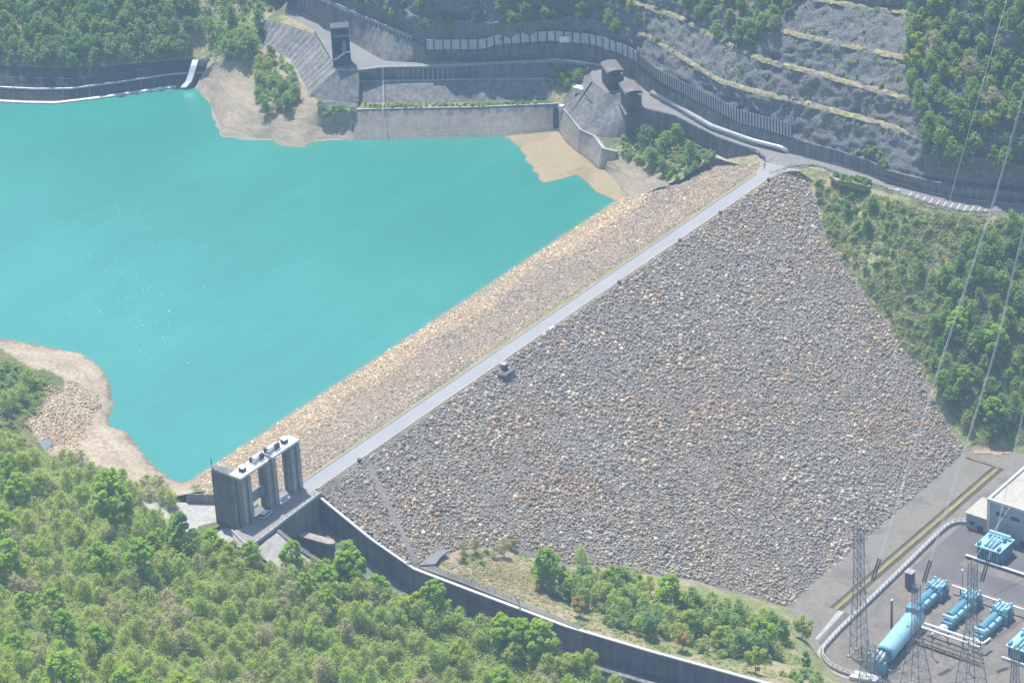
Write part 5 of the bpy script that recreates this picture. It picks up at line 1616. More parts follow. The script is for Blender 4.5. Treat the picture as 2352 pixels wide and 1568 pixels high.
m.build('terminal_block', MT['gis_shade'], tk)
m = MB()
for k in (-1.8, 1.8): m.tube([t0 - axs * 6.6 + [0, k, -3.6], t0 - axs * 3 + [0, k, 1.3]], .45, 8)
m.build('terminal_tube', MT['gis'], tk)
m = MB(); m.obox(t1 - axs * 1.5, axs, 1.8, 2.4, -54.6, -52.4); m.tube([t1 - axs * 3 + [0, 0, 3], t1 - axs * 3 + [0, 0, 5.2]], .8, 10); m.tube([t1 + [0, -1.5, 3], t1 + [0, -1.5, 5.8]], .6, 10); m.build('top_gear', MT['gis_shade'], tk)
m = MB(); m.tube([t0 + axs * 2 + [0, -4.3, -2.6], t0 + axs * 25 + [0, -4.3, -2.6]], .09, 5); m.tube([t0 + axs * 2 + [0, -4.3, -2.1], t0 + axs * 25 + [0, -4.3, -2.1]], .09, 5); m.build('handrail', MT['steel_dark'], tk)
# connecting pipes
bp = empty('bus_pipe', (115, -180, ZT), 'pair of white pipes running from the big tank past the switchgear bays', 'pipe')
for xx, zz in ((114.6, -57.0), (112.6, -57.4)):
    m = MB(); m.tube([(xx, -170.5, zz), (xx, -193.0, zz)], .42, 10); m.build('pipe', MT['white'], bp)
m = MB(); m.tube([(114.6, -193, -57), (118.6, -193.4, -57)], .42, 8); m.build('elbow', MT['white'], bp)
m = MB()
for y in (-174, -180, -186, -192): m.tube([(113.6, y, ZT), (113.6, y, -57.6)], .2, 6); m.box(112.2, 115.1, y - .2, y + .2, -57.9, -57.6)
m.build('support', MT['steel_dark'], bp)
bp2 = empty('bus_pipe', (141, -175, ZT), 'white pipe joining the backs of the three switchgear bays', 'pipe')
m = MB(); m.tube([(141, -165.6, -58), (141, -230, -58)], .4, 10); m.build('pipe', MT['white'], bp2)
m = MB()
for y in (-169, -182, -194, -206): m.tube([(141, y, ZT), (141, y, -58.2)], .2, 6)
m.build('support', MT['steel_dark'], bp2)
bp3 = empty('cable_duct', (108, -180, ZT), 'brown cable duct on low trestles in the earth yard', 'duct')
m = MB(); m.box(107.2, 108.4, -196, -171, ZT + 1.2, ZT + 1.7); m.box(109.6, 110.2, -196, -171, ZT + 1.2, ZT + 1.6); m.build('tray', MT['drain'], bp3)
m = MB()
for y in np.arange(-195, -171, 3.2): m.tube([(107.8, y, ZT), (107.8, y, ZT + 1.3)], .15, 5); m.tube([(109.9, y, ZT), (109.9, y, ZT + 1.3)], .15, 5)
m.build('trestle', MT['steel_dark'], bp3)
# white slab
c = P(1990, 1557, ZT)
ws = MB(); ws.prism([P(u, v, ZT)[:2] for u, v in [(1966, 1546), (2024, 1560), (2010, 1572), (1950, 1560)]], ZT, ZT + 1.4)
tag(ws.build('concrete_slab', MT['coping']), 'bright white concrete slab beside the tank end, at the bottom', 'slab')
# lamp posts and small posts in the yard
for u, v, h, lb in ((2048, 1442, 11, 'thick dark post left of the big tank'), (2141, 1508, 9, 'thin grey post right of the big tank'), (2210, 1350, 7, 'thin post on the yard between bays and transformer'), (2226, 1545, 8, 'thin pale post right of the paired pipes')):
    c = P(u, v, ZT)
    r = empty('yard_post', tuple(c), lb, 'post')
    rr = .45 if h > 10 else .16
    MB().tube([c, c + [0, 0, h]], [rr, rr * .8], 8).build('pole', MT['steel'] if h < 10 else MT['conc_dark'], r)
    m = MB(); m.box(c[0] - .6, c[0] + .6, c[1] - .4, c[1] + .4, c[2] + h, c[2] + h + .5); m.build('head', MT['steel_lt'], r)


# lattice towers
def lattice(x, y, h, wb, wt, label, arms=(), n=11, z=ZT, r=.095):
    rt = empty('lattice_tower', (x, y, z), label, 'pylon', 'lattice towers in the plant yard')
    w = lambda t: wb + (wt - wb) * min(1, t / .62) if t < .62 else wt
    lv = [(h * (i / n) ** .92, w((i / n) ** .92)) for i in range(n + 1)]
    sg = [(-1, -1), (1, -1), (1, 1), (-1, 1)]
    for a, b in sg:
        m = MB(); m.tube([(x + a * q, y + b * q, z + k) for k, q in lv], r * 1.35, 4); m.build('leg', MT['steel'], rt)
    m = MB()
    for i in range(n):
        k0, q0 = lv[i]; k1, q1 = lv[i + 1]
        for j in range(4):
            a, b = sg[j], sg[(j + 1) % 4]
            A0, B0 = (x + a[0] * q0, y + a[1] * q0, z + k0), (x + b[0] * q0, y + b[1] * q0, z + k0)
            A1, B1 = (x + a[0] * q1, y + a[1] * q1, z + k1), (x + b[0] * q1, y + b[1] * q1, z + k1)
            m.tube([A0, B1], r * .75, 4, False); m.tube([B0, A1], r * .75, 4, False); m.tube([A1, B1], r * .75, 4, False)
    m.build('bracing', MT['steel'], rt)
    for t, L in arms:
        zz = z + h * t
        m = MB()
        for s_ in (-1, 1):
            for q in (-wt, wt):
                m.tube([(x + q, y, zz + 1.4), (x + q * .2, y + s_ * L, zz)], r * .8, 4, False)
                m.tube([(x + q, y, zz - .3), (x + q * .2, y + s_ * L, zz)], r * .8, 4, False)
            for k in (.35, .7):
                m.tube([(x - wt * (1 - k * .8), y + s_ * L * k, zz + .5), (x + wt * (1 - k * .8), y + s_ * L * k, zz + .5)], r * .6, 4, False)
        m.build('cross_arm', MT['steel'], rt)
    m = MB()
    for a, b in sg: m.box(x + a * wb - .6, x + a * wb + .6, y + b * wb - .6, y + b * wb + .6, z - .3, z + .5)
    m.build('footing', MT['conc_pale'], rt)
    return rt


lattice(91.5, -159.0, 51, 2.4, 1.25, 'slender tall lattice tower at the left corner of the plant yard', ((.5, 3.4),), 13)
lattice(86, -204.8, 55, 4.6, 1.1, 'tallest lattice tower, in front of the middle switchgear bay', ((.62, 4.0),), 13)
lattice(82.5, -186.2, 42, 4.2, 1.0, 'shorter lattice tower standing over the big pale tank', ((.6, 3.5),), 11)
lattice(84, -222, 30, 3.8, .9, 'low lattice tower at the bottom right corner', ((.8, 3.0),), 9)
lattice(79, -170.5, 15, 2.8, 1.6, 'stubby lattice support below the big pale tank', (), 5)
# insulator strings and line conductors
cond = [((2020, 1283, -26), (2145, 880, 12), (2290, 440, 62), (2352, 215, 92), (2420, -40, 125)),
        ((2137, 1287, -26), (2222, 1010, 2), (2288, 800, 24), (2352, 520, 58), (2480, 30, 120)),
        ((2270, 1284, -26), (2300, 1180, -14), (2326, 1060, -2), (2360, 900, 18), (2520, 260, 95))]
dirs = ('left', 'middle', 'right')
for i, c in enumerate(cond):
    q = smooth_line(RL(*c), 40, 6)
    r = empty('conductor', tuple(q[0]), ('leftmost of three pale overhead lines rising steeply past the boulder face', 'middle pale overhead line crossing the wooded right slope', 'rightmost pale overhead line, leaving at the right edge')[i], 'power line', 'overhead lines')
    r.location = (float(q[0][0]), float(q[0][1]), float(q[0][2]))
    for dy_, dz_ in ((-.3, -.2), (.3, -.2), (0, .3)):
        m = MB(); m.tube([p + np.array([0, dy_, dz_]) for p in q], .052, 4); m.build('wire', MT['steel_lt'], r)
    d = (q[0] - q[1]) / np.linalg.norm(q[0] - q[1]) + np.array([-.25, 0, -.35]); d /= np.linalg.norm(d)
    it_ = empty('insulator_string', tuple(q[0]), ('leftmost', 'middle', 'rightmost')[i] + ' pair of dark insulator strings hanging at the end of the overhead line', 'insulator', 'insulator strings')
    for s_ in (-.45, .45):
        m = MB()
        pp_ = [q[0] + d * (7.5 * k / 26) + np.array([0, s_, 0]) for k in range(27)]
        m.tube(pp_, [.20 if k % 2 else .38 for k in range(27)], 6); m.build('string', MT['steel_dark'], it_)
    m = MB(); m.tube([q[0] + d * 7.5 + [0, -.6, 0], q[0] + d * 7.5 + [0, .6, 0]], .12, 5); m.tube([q[0] + [0, -.6, 0], q[0] + [0, .6, 0]], .12, 5); m.build('yoke', MT['steel'], it_)
    tp_ = [(91.5, -159, -10), (82.5, -186, -19), (86, -204.8, -8)][i]
    e = q[0] + d * 7.5
    mid = (e + np.array(tp_)) / 2 - np.array([0, 0, 2.5])
    j = MB().tube(smooth_line([e, mid, np.array(tp_)], 14, 2), .07, 4).build('jumper', MT['steel'], it_)
for i, c in enumerate([((2232, 1290, -6), (2330, 1150, -2), (2420, 1050, 6)), ((1968, 1204, -10), (2040, 960, 24), (2130, 640, 64), (2260, 180, 118), (2330, -60, 140))]):
    q = smooth_line(RL(*c), 30, 4)
    tag(MB().tube(list(q), .06, 4).build('earth_wire', MT['steel_lt']), ('thin earth wire from the tallest tower to the right edge', 'thin earth wire from the slender left tower up the wooded slope')[i], 'power line')

# hedge garden by the junction
hg = MB(); hg.prism([P(u, v, 0)[:2] for u, v in [(1908, 399), (1996, 424), (2000, 428), (1985, 432), (1925, 418), (1905, 404)]], -1.2, .12)
tag(hg.build('lawn', MT['bench']), kind='structure')

# ================================================================ VEGETATION
def leaf_mesh(name, mat, centers, crad, n, size, seed, squash=.75, up=1.5, dense=True):
    """n small leaf-spray quads gathered in clumps"""
    r = np.random.default_rng(seed)
    centers = np.array(centers, float); crad = np.array(crad, float)
    w = crad ** 2; k = r.choice(len(centers), n, p=w / w.sum())
    d = r.normal(size=(n, 3)); d /= np.linalg.norm(d, axis=1, keepdims=True)
    rad = crad[k] * (r.uniform(.35, 1.0, n) ** .6 if dense else np.abs(r.normal(0, .75, n)))
    off = d * rad[:, None]; off[:, 2] *= squash
    c = centers[k] + off
    nrm = d * .7 + r.normal(size=(n, 3)) * .55 + np.array([0, 0, up])
    nrm /= np.linalg.norm(nrm, axis=1, keepdims=True)
    t = np.cross(nrm, r.normal(size=(n, 3))); t /= np.linalg.norm(t, axis=1, keepdims=True)
    b = np.cross(nrm, t)
    s = size * np.exp(r.normal(0, .3, n))[:, None]
    a = r.uniform(.45, .9, n)[:, None]
    V = np.stack([c - t * s - b * s * a * .6, c + t * s * .3 - b * s * a, c + t * s + b * s * a * .5, c - t * s * .3 + b * s * a], 1)
    me = bpy.data.meshes.new(name)
    V = V.reshape(-1, 3).astype(np.float32)
    me.vertices.add(len(V)); me.vertices.foreach_set('co', V.ravel())
    me.loops.add(4 * n); me.loops.foreach_set('vertex_index', np.arange(4 * n, dtype=np.int32))
    me.polygons.add(n); me.polygons.foreach_set('loop_start', np.arange(0, 4 * n, 4, dtype=np.int32)); me.polygons.foreach_set('loop_total', np.full(n, 4, np.int32))
    me.update(calc_edges=True)
    me.materials.append(mat)
    return me


def tree_meshes(seed, h, r, mat, bark, n=1500, leaf=.3, ncl=16, low=.3, thin=.55, squash=.8, dome=1.0, tr=1.0, dense=True):
    """unit-free tree of height h: tapered trunk with limbs reaching clumps, crown of leaf sprays"""
    g = random.Random(seed)
    cs, cr = [], []
    for i in range(ncl):
        t = (i + .5) / ncl
        z = h * (low + (1 - low) * t ** .85)
        prof = math.sin(math.pi * min(1, .18 + .82 * ((z / h - low) / (1 - low)) ** dome)) ** .7
        a = i * 2.4 + g.uniform(-.6, .6)
        rr = r * prof * g.uniform(.35, .95) * (1 if i < ncl - 2 else .2)
        cs.append((rr * math.cos(a), rr * math.sin(a), min(z, h - .06 * h)))
        cr.append(r * thin * g.uniform(.55, 1.1) * (.55 + .45 * prof))
    crown = leaf_mesh('crown', mat, cs, cr, n, leaf, seed, squash, dense=dense)
    m = MB()
    lean = (g.uniform(-.03, .03) * h, g.uniform(-.03, .03) * h)
    tp = [(0, 0, -.6), (lean[0] * .3, lean[1] * .3, h * .35), (lean[0], lean[1], h * .9)]
    r0 = (.012 * h + .05) * tr
    m.tube(tp, [r0, r0 * .7, r0 * .2], 5)
    for c in cs[::2]:
        z0 = c[2] * .72
        f = z0 / h
        m.tube([(lean[0] * f, lean[1] * f, z0), (c[0] * .6, c[1] * .6, c[2] * .88), (c[0], c[1], c[2])], [r0 * .42, r0 * .25, r0 * .1], 4, False)
    me = bpy.data.meshes.new('trunk'); me.from_pydata(m.V, [], m.F); me.materials.append(bark)
    return crown, me


KIND = {}


def kind(key, name, cat, looks, specs):
    KIND[key] = (name, cat, looks, [(tree_meshes(**s), s['h'], lk) for s, lk in specs])


def sp(seed, h, r, mat, bark='bark', **k):
    return dict(seed=seed, h=h, r=r, mat=MT[mat], bark=MT[bark], **k)


kind('bright', 'broadleaf_tree', 'tree', None, [(sp(1, 18, 5.6, 'lf_bright', n=5200, leaf=.34, ncl=44, low=.22, thin=.30), 'bright green broad-crowned tree'),
                                               (sp(2, 16, 4.4, 'lf_bright', n=4200, leaf=.33, ncl=38, low=.2, thin=.30), 'bright green tree with a full crown'),
                                               (sp(3, 14, 4.6, 'lf_bright', n=4000, leaf=.31, ncl=32, low=.18, thin=.33), 'bright green rounded tree'),
                                               (sp(4, 12, 3.6, 'lf_yellow', n=2600, leaf=.3, ncl=14, low=.25, thin=.48), 'yellow-green leafy tree')])
kind('young', 'young_tree', 'tree', None, [(sp(11, 11, 2.82, 'lf_mid', 'barkpale', n=3150, leaf=0.185, ncl=24, low=.25, thin=.62, dense=False, tr=.8), 'pale green slender tree'),
                                          (sp(12, 10, 2.64, 'lf_mid', 'bark', n=2940, leaf=0.185, ncl=22, low=.25, thin=.62, dense=False, tr=.8), 'pale green loose-crowned tree'),
                                          (sp(13, 12, 2.64, 'lf_mid', 'bark', n=2940, leaf=0.176, ncl=24, low=.28, thin=.62, dense=False, tr=.8), 'pale green tall thin tree'),
                                          (sp(14, 9.5, 2.90, 'lf_olive', 'bark', n=2625, leaf=0.176, ncl=22, low=.25, thin=.62, dense=False, tr=.8), 'olive thin-leaved tree'),
                                          (sp(15, 11.5, 2.82, 'lf_olive', 'barkpale', n=2625, leaf=0.176, ncl=22, low=.28, thin=.62, dense=False, tr=.8), 'olive slender tree with visible trunk')])
kind('sapling', 'sapling', 'tree', None, [(sp(16, 8, 2.29, 'lf_mid', 'barkpale', n=1995, leaf=0.176, ncl=18, low=.2, thin=.52, dense=False), 'pale green bushy sapling'),
                                          (sp(17, 7, 1.94, 'lf_olive', 'bark', n=1575, leaf=0.167, ncl=16, low=.2, thin=.55, dense=False), 'olive bushy sapling')])
KIND['thicket'] = ('thicket_tree', 'tree', None, [(a, h, l.replace('sapling', 'thicket tree')) for a, h, l in KIND['sapling'][3]])
kind('bud', 'budding_tree', 'tree', None, [(sp(21, 11.5, 3.4, 'lf_brown', 'barkpale', n=2200, leaf=.18, ncl=24, low=.25, thin=.52, dense=False), 'brownish budding tree'),
                                          (sp(22, 10, 3.0, 'lf_brown', 'bark', n=1900, leaf=.18, ncl=22, low=.25, thin=.54, dense=False), 'grey-brown half-bare tree')])
_far = [(sp(31, 10, 3.4, 'lf_far', n=1700, leaf=.32, ncl=20, low=.15, thin=.46, dense=False), 'dark green dense tree'),
        (sp(32, 9, 3.0, 'lf_far', n=1500, leaf=.32, ncl=18, low=.15, thin=.48, dense=False), 'dark green smaller tree'),
        (sp(33, 9.5, 3.2, 'lf_far2', n=1500, leaf=.30, ncl=18, low=.2, thin=.48, dense=False), 'lighter green tree'),
        (sp(34, 9, 2.9, 'lf_far2', n=1300, leaf=.28, ncl=18, low=.22, thin=.5, dense=False), 'dull olive tree')]
kind('far', 'forest_tree', 'tree', None, _far)
KIND['hill'] = ('hillside_tree', 'tree', None, KIND['far'][3])
KIND['grove'] = ('grove_tree', 'tree', None, KIND['far'][3])
kind('shrub', 'shrub', 'shrub', None, [(sp(41, 3.4, 2.1, 'lf_far', n=420, leaf=.27, ncl=8, low=.1, thin=.55), 'dark green rounded shrub'),
                                      (sp(42, 3.0, 2.2, 'lf_far2', n=380, leaf=.27, ncl=8, low=.1, thin=.55), 'fresh green spreading shrub'),
                                      (sp(43, 2.4, 1.8, 'lf_far2', n=300, leaf=.25, ncl=7, low=.1, thin=.6), 'olive low shrub')])
KIND['bush'] = ('bush', 'bush', None, [(a, h, l.replace('shrub', 'bush')) for a, h, l in KIND['shrub'][3]])
kind('orange', 'orange_tree', 'tree', None, [(sp(51, 9.5, 2.7, 'lf_orange', n=1500, leaf=.27, ncl=15, low=.32, thin=.5), 'orange-brown leafed tree')])
kind('dark', 'broadleaf_tree', 'tree', None, [(sp(61, 15, 3.6, 'lf_far', n=2400, leaf=.36, ncl=20, low=.12, thin=.45), 'dark green upright tree')])
kind('yellow', 'broadleaf_tree', 'tree', None, [(sp(71, 9, 2.9, 'lf_yellow', n=1300, leaf=.3, ncl=13, low=.2, thin=.5), 'yellow-green rounded tree')])
kind('topiary', 'clipped_bush', 'bush', None, [(sp(81, 1.5, 1.0, 'lf_far', n=420, leaf=.16, ncl=6, low=.25, thin=.7), 'dark clipped round bush')])

bpy.context.view_layer.update()
_bv, _bf, _o = [], [], 0
for g in GROUND:
    me = g.data
    co = np.empty(len(me.vertices) * 3, np.float32); me.vertices.foreach_get('co', co)
    _bv += [tuple(c) for c in co.reshape(-1, 3)]
    _bf += [[i + _o for i in p.vertices] for p in me.polygons]
    _o += len(me.vertices)
BV = BVHTree.FromPolygons(_bv, _bf)


def drop(u, v):
    d = Vector(RM @ np.array([u - 1176.0, v - 784.0, F0])).normalized()
    h = BV.ray_cast(Vector(CP), d, 5000)
    return h[0]


REG = []     # (object, look, zone) for the label pass
ANCH = {
    'near': [(40, 900, 'on the near left shore'), (60, 1150, 'at the left edge'), (60, 1330, 'left edge, below the shore'), (250, 1180, 'behind the sandy near shore'), (420, 1280, 'left of the gate tower'),
             (600, 1370, 'below the bridge end'), (780, 1390, 'left of the chute'), (330, 1350, 'on the hill below the shore'), (60, 1500, 'in the bottom left corner'), (300, 1520, 'on the bottom left hillside'),
             (560, 1520, 'at the bottom left of centre'), (820, 1530, 'on the bottom hillside'), (1050, 1480, 'before the long chute wall'), (1250, 1540, 'near the chute wall end')],
    'farleft': [(60, 110, 'on top of the curved lake wall, far left'), (60, 20, 'in the upper left corner'), (300, 100, 'above the curved lake wall'), (300, 10, 'on the upper left slope'), (520, 110, 'between flume and striped facing'), (560, 20, 'on the brown slope under the upper road')],
    'cut': [(860, 20, 'above the pale sloped wall'), (1060, 60, 'above the left end of the barrier'), (1250, 40, 'on the rock above the barrier bend'), (1440, 40, 'left of the grassy rock benches'), (1680, 50, 'in the green patch between rock benches'), (1950, 200, 'on the right of the rock benches')],
    'upright': [(2150, 60, 'at the top of the right-hand forest'), (2300, 60, 'in the upper right corner'), (2150, 230, 'beside the right ends of the rock benches'), (2300, 230, 'at the right edge above the road'), (2180, 390, 'just above the right retaining wall'), (2320, 400, 'above the road at the right edge')],
    'abut': [(1920, 470, 'below the hedge garden'), (2080, 520, 'below the parking bays'), (2300, 540, 'below the road at the right edge'), (1960, 620, 'beside the top of the boulder face'), (2120, 700, 'in the middle of the scrubby right slope'), (2290, 720, 'between the overhead lines'),
             (2180, 900, 'beside the lower boulder face'), (2310, 920, 'at the right edge above the power house')],
    'bench': [(1100, 1270, 'on the bare tan knoll by the chute wall'), (1290, 1350, 'between tan knoll and grove'), (1450, 1420, 'in the left of the meadow grove'), (1600, 1430, 'in the middle of the meadow grove'), (1760, 1450, 'at the right end of the meadow grove'), (1850, 1520, 'by the path next to the plant yard')],
    'bank': [(640, 200, 'in the thicket beside the striped facing'), (770, 250, 'at the foot of the block wall'), (1000, 245, 'on the grassy ledge above the lowest wall'), (1290, 180, 'in the corner left of the intake block'), (1480, 340, 'on the bank below the gate houses'), (1580, 370, 'on the bank below the dark road wall')],
    'garden': [(1960, 412, 'in the hedge garden by the road')],
}


def plant(key, p, zone, scale=1.0, parts=True, rng=random, which=None):
    name, cat, _, var = KIND[key]
    (crown, trunk), h, look = var[which if which is not None else rng.randrange(len(var))]
    s = scale * rng.uniform(.82, 1.18)
    root = bpy.data.objects.new(name, None); root.empty_display_size = .5
    COL.objects.link(root)
    root.location = p; root.rotation_euler = (rng.uniform(-.05, .05), rng.uniform(-.05, .05), rng.uniform(0, 6.28)); root.scale = (s * rng.uniform(.9, 1.1), s * rng.uniform(.9, 1.1), s)
    for nm, me in (('trunk', trunk), ('crown', crown)):
        o = bpy.data.objects.new(nm, me); COL.objects.link(o); o.parent = root
    root['category'] = cat
    REG.append((root, look, zone, h * s))
    return root


def scatter(poly, zone, kinds, count, gap, seed, scale=1.0, lo=None):
    """plants dropped on the ground inside an outline, kept gap metres apart"""
    g = random.Random(seed)
    us = [q[0] for q in poly]; vs = [q[1] for q in poly]
    keys = list(kinds); wts = [kinds[k] for k in keys]
    pts, tries = [], 0
    while len(pts) < count and tries < count * 40:
        tries += 1
        u, v = g.uniform(min(us), max(us)), g.uniform(min(vs), max(vs))
        if not in_poly(u, v, poly): continue
        p = drop(u, v)
        if p is None or p.z < -89 or (lo is not None and p.z < lo): continue
        if zone == 'farleft' and 425 < u < 500 and v > 92: continue     # the flume's clearing
        if any((p.x - q.x) ** 2 + (p.y - q.y) ** 2 < gap * gap for q in pts): continue
        pts.append(p)
        plant(g.choices(keys, wts)[0], p, zone, scale, rng=g)
    return pts


# single trees that stand out
for key, u, v, hgt, z in (('bright', 268, 1228, 22, 'near'), ('bright', 238, 1335, 17, 'near'), ('bright', 28, 1352, 21, 'near'), ('bright', 352, 1278, 11.5, 'near'), ('bright', 92, 1135, 9.5, 'near'), ('dark', 424, 1282, 17, 'near'),
                          ('bright', 228, 1535, 17, 'near'), ('bright', 155, 1620, 17, 'near'), ('bright', 290, 1625, 12, 'near'), ('bright', 345, 1630, 13, 'near'), ('yellow', 420, 1635, 14, 'near'), ('bright', 60, 1440, 14, 'near'),
                          ('bright', 755, 1372, 12, 'near'), ('bright', 650, 1430, 11, 'near'), ('bright', 760, 1425, 11, 'near'), ('dark', 520, 1292, 9, 'near'), ('bright', 420, 1330, 10, 'near'), ('bright', 10, 1250, 12, 'near'), ('bright', 742, 1346, 10.5, 'near'), ('bright', 790, 1368, 8.5, 'near'), ('dark', 770, 1400, 10, 'near'), ('bright', 20, 1120, 12, 'near'), ('bright', 130, 1420, 13, 'near')):
    p = drop(u, v)
    if p is None: continue
    var = KIND[key][3]
    w = random.randrange(len(var)) if key != 'bright' else random.randrange(3)
    plant(key, p, z, hgt / var[w][1], which=w)

NEAR_POLY = [(-60, 990), (40, 1005), (80, 1040), (130, 1068), (215, 1088), (300, 1128), (350, 1175), (400, 1240), (470, 1262), (540, 1288), (600, 1306), (660, 1330), (720, 1342), (800, 1378), (860, 1404), (960, 1436), (1021, 1446), (1130, 1488), (1250, 1530), (1350, 1572), (1440, 1600), (1430, 1665), (1200, 1690), (600, 1680), (-70, 1690)]
scatter(NEAR_POLY, 'near', {'young': .84, 'bud': .12, 'bright': .04}, 350, 3.5, 3, .86)
scatter(NEAR_POLY, 'near', {'sapling': 1}, 222, 4.4, 45, .9)
scatter([(-30, 850), (40, 862), (100, 890), (90, 935), (50, 980), (60, 1040), (100, 1090), (-40, 1100)], 'near', {'shrub': .75, 'young': .25}, 42, 2.6, 4, .8)
scatter([(-30, 835), (30, 845), (100, 878), (100, 895), (40, 870), (-30, 860)], 'near', {'shrub': 1}, 12, 2.2, 5, .9)
scatter([(340, 1130), (420, 1150), (390, 1190), (330, 1180)], 'near', {'bud': .6, 'young': .4}, 7, 4, 6, .8)
EDGE = [(640, 1290), (709, 1310), (777, 1336), (850, 1372), (898, 1396), (1021, 1424), (1125, 1468), (1250, 1510), (1361, 1546), (1361, 1572), (1125, 1496), (1000, 1450), (850, 1404), (700, 1344)]
scatter(EDGE, 'near', {'sapling': .9, 'bright': .1}, 78, 2.6, 40, 1.0)
scatter([(440, 1236), (500, 1262), (545, 1270), (600, 1296), (660, 1322), (640, 1340), (540, 1300), (440, 1262)], 'near', {'sapling': .6, 'bright': .2, 'shrub': .2}, 22, 2.8, 42, .6)
# far left
scatter([(-20, 152), (120, 160), (250, 154), (440, 138), (560, 142), (590, 120), (500, 90), (420, 60), (440, -20), (300, -45), (-30, -45)], 'farleft', {'far': 1}, 150, 4.2, 7, .95)
scatter([(500, 90), (590, 115), (600, 60), (650, 30), (640, -30), (440, -20), (420, 60)], 'farleft', {'shrub': .8, 'far': .2}, 34, 4.0, 8, .8)
# rock cut
scatter([(985, 80), (1140, 72), (1300, 62), (1420, 78), (1470, 60), (1440, -20), (980, -30)], 'cut', {'hill': .6, 'shrub': .4}, 60, 4.0, 9, .8)
scatter([(760, 8), (860, 40), (975, 95), (985, 60), (960, -20), (760, -30)], 'cut', {'shrub': .75, 'hill': .25}, 30, 3.6, 10, .8)
scatter([(1575, 30), (1640, 90), (1700, 112), (1760, 95), (1800, 50), (1850, -10), (1600, -20)], 'cut', {'hill': .85, 'shrub': .15}, 42, 3.9, 11, .85)
scatter([(1490, 90), (1650, 190), (1850, 245), (2070, 305), (2075, 130), (1850, 90), (1750, 140)], 'cut', {'shrub': 1}, 7, 5.0, 12, .5)
scatter([(1960, 362), (2010, 372), (2040, 385), (2050, 370), (2000, 340)], 'cut', {'shrub': 1}, 5, 3, 13, .9)
# upper right forest
scatter([(2092, -20), (2420, -30), (2420, 400), (2240, 388), (2150, 372), (2120, 340), (2095, 230), (2085, 120)], 'upright', {'far': .88, 'bud': .08, 'yellow': .04}, 150, 4.2, 14, .95)
# right abutment
scatter([(1875, 425), (1960, 440), (2040, 470), (2140, 505), (2260, 520), (2352, 520), (2380, 700), (2200, 640), (2130, 840), (2000, 690), (1900, 545)], 'abut', {'bush': .93, 'hill': .07}, 135, 2.8, 15, .72)
scatter([(2150, 640), (2240, 560), (2352, 520), (2420, 540), (2400, 900), (2330, 1010), (2230, 1010), (2180, 950), (2140, 850)], 'abut', {'hill': .75, 'bright': .1, 'bush': .15}, 105, 3.3, 16, .85)
# bench
for key, u, v, hgt in (('orange', 1331, 1416, 9), ('orange', 1568, 1494, 8), ('yellow', 1297, 1362, 9), ('yellow', 1842, 1466, 8.5), ('dark', 1852, 1536, 8), ('yellow', 1178, 1262, 5), ('young', 1250, 1350, 9), ('young', 1340, 1310, 8), ('yellow', 1735, 1545, 9)):
    p = drop(u, v)
    if p is not None:
        var = KIND[key][3]; plant(key, p, 'bench', hgt / var[0][1], which=0)
scatter([(1235, 1325), (1330, 1345), (1420, 1330), (1520, 1370), (1640, 1405), (1760, 1425), (1800, 1475), (1790, 1520), (1700, 1510), (1580, 1485), (1470, 1462), (1370, 1405), (1250, 1370)], 'bench', {'thicket': .5, 'grove': .4, 'bright': .10}, 120, 3.1, 17, .9)
scatter([(1300, 1370), (1480, 1390), (1640, 1425), (1770, 1450), (1790, 1520), (1690, 1520), (1540, 1488), (1400, 1440)], 'bench', {'shrub': 1}, 45, 2.8, 47, 1.0)
scatter([(1040, 1270), (1150, 1255), (1170, 1275), (1110, 1310), (1050, 1290)], 'bench', {'shrub': .6, 'bud': .4}, 9, 3.5, 18, .6)
scatter([(1790, 1550), (1880, 1540), (1900, 1568), (1840, 1575)], 'bench', {'shrub': 1}, 8, 3, 19, .8)
# banks by the far walls
scatter([(596, 140), (630, 140), (662, 155), (684, 195), (686, 240), (650, 262), (612, 262), (590, 225), (586, 175)], 'bank', {'thicket': .5, 'hill': .5}, 46, 2.1, 20, .75)
scatter([(735, 242), (800, 244), (815, 262), (770, 285), (740, 275)], 'bank', {'shrub': 1}, 20, 1.9, 21, .8)
scatter([(830, 240), (930, 243), (1230, 238), (1230, 244), (930, 249), (830, 248)], 'bank', {'shrub': 1}, 30, 1.8, 22, .42)
scatter([(1250, 184), (1330, 180), (1345, 196), (1300, 205), (1258, 198)], 'bank', {'hill': .6, 'shrub': .4}, 8, 2.4, 23, .6)
scatter([(1425, 328), (1484, 308), (1560, 322), (1640, 366), (1610, 400), (1550, 418), (1500, 392), (1440, 372)], 'bank', {'shrub': .9, 'hill': .1}, 52, 2.9, 24, .95)
for u, v in ((1921, 405), (1937, 410), (1950, 417), (1957, 411), (1967, 413), (1975, 415), (1982, 417), (1994, 421), (1986, 424)):
    plant('topiary', Vector(P(u, v, .1)), 'garden', 1.15)
for i, (a, b) in enumerate((((1926, 418), (1958, 423)), ((1960, 424), (1994, 432)))):
    A, B = P(*a, .1), P(*b, .1)
    cs = [A + (B - A) * t + [0, 0, .45] for t in np.linspace(0, 1, 24)]
    me = leaf_mesh('hedge', MT['lf_far'], cs, [.5] * 24, 1500, .14, 90 + i, .8)
    o = bpy.data.objects.new('hedge', me); COL.objects.link(o)
    tag(o, ('left', 'right')[i] + ' half of the low clipped hedge edging the roadside garden', 'hedge')


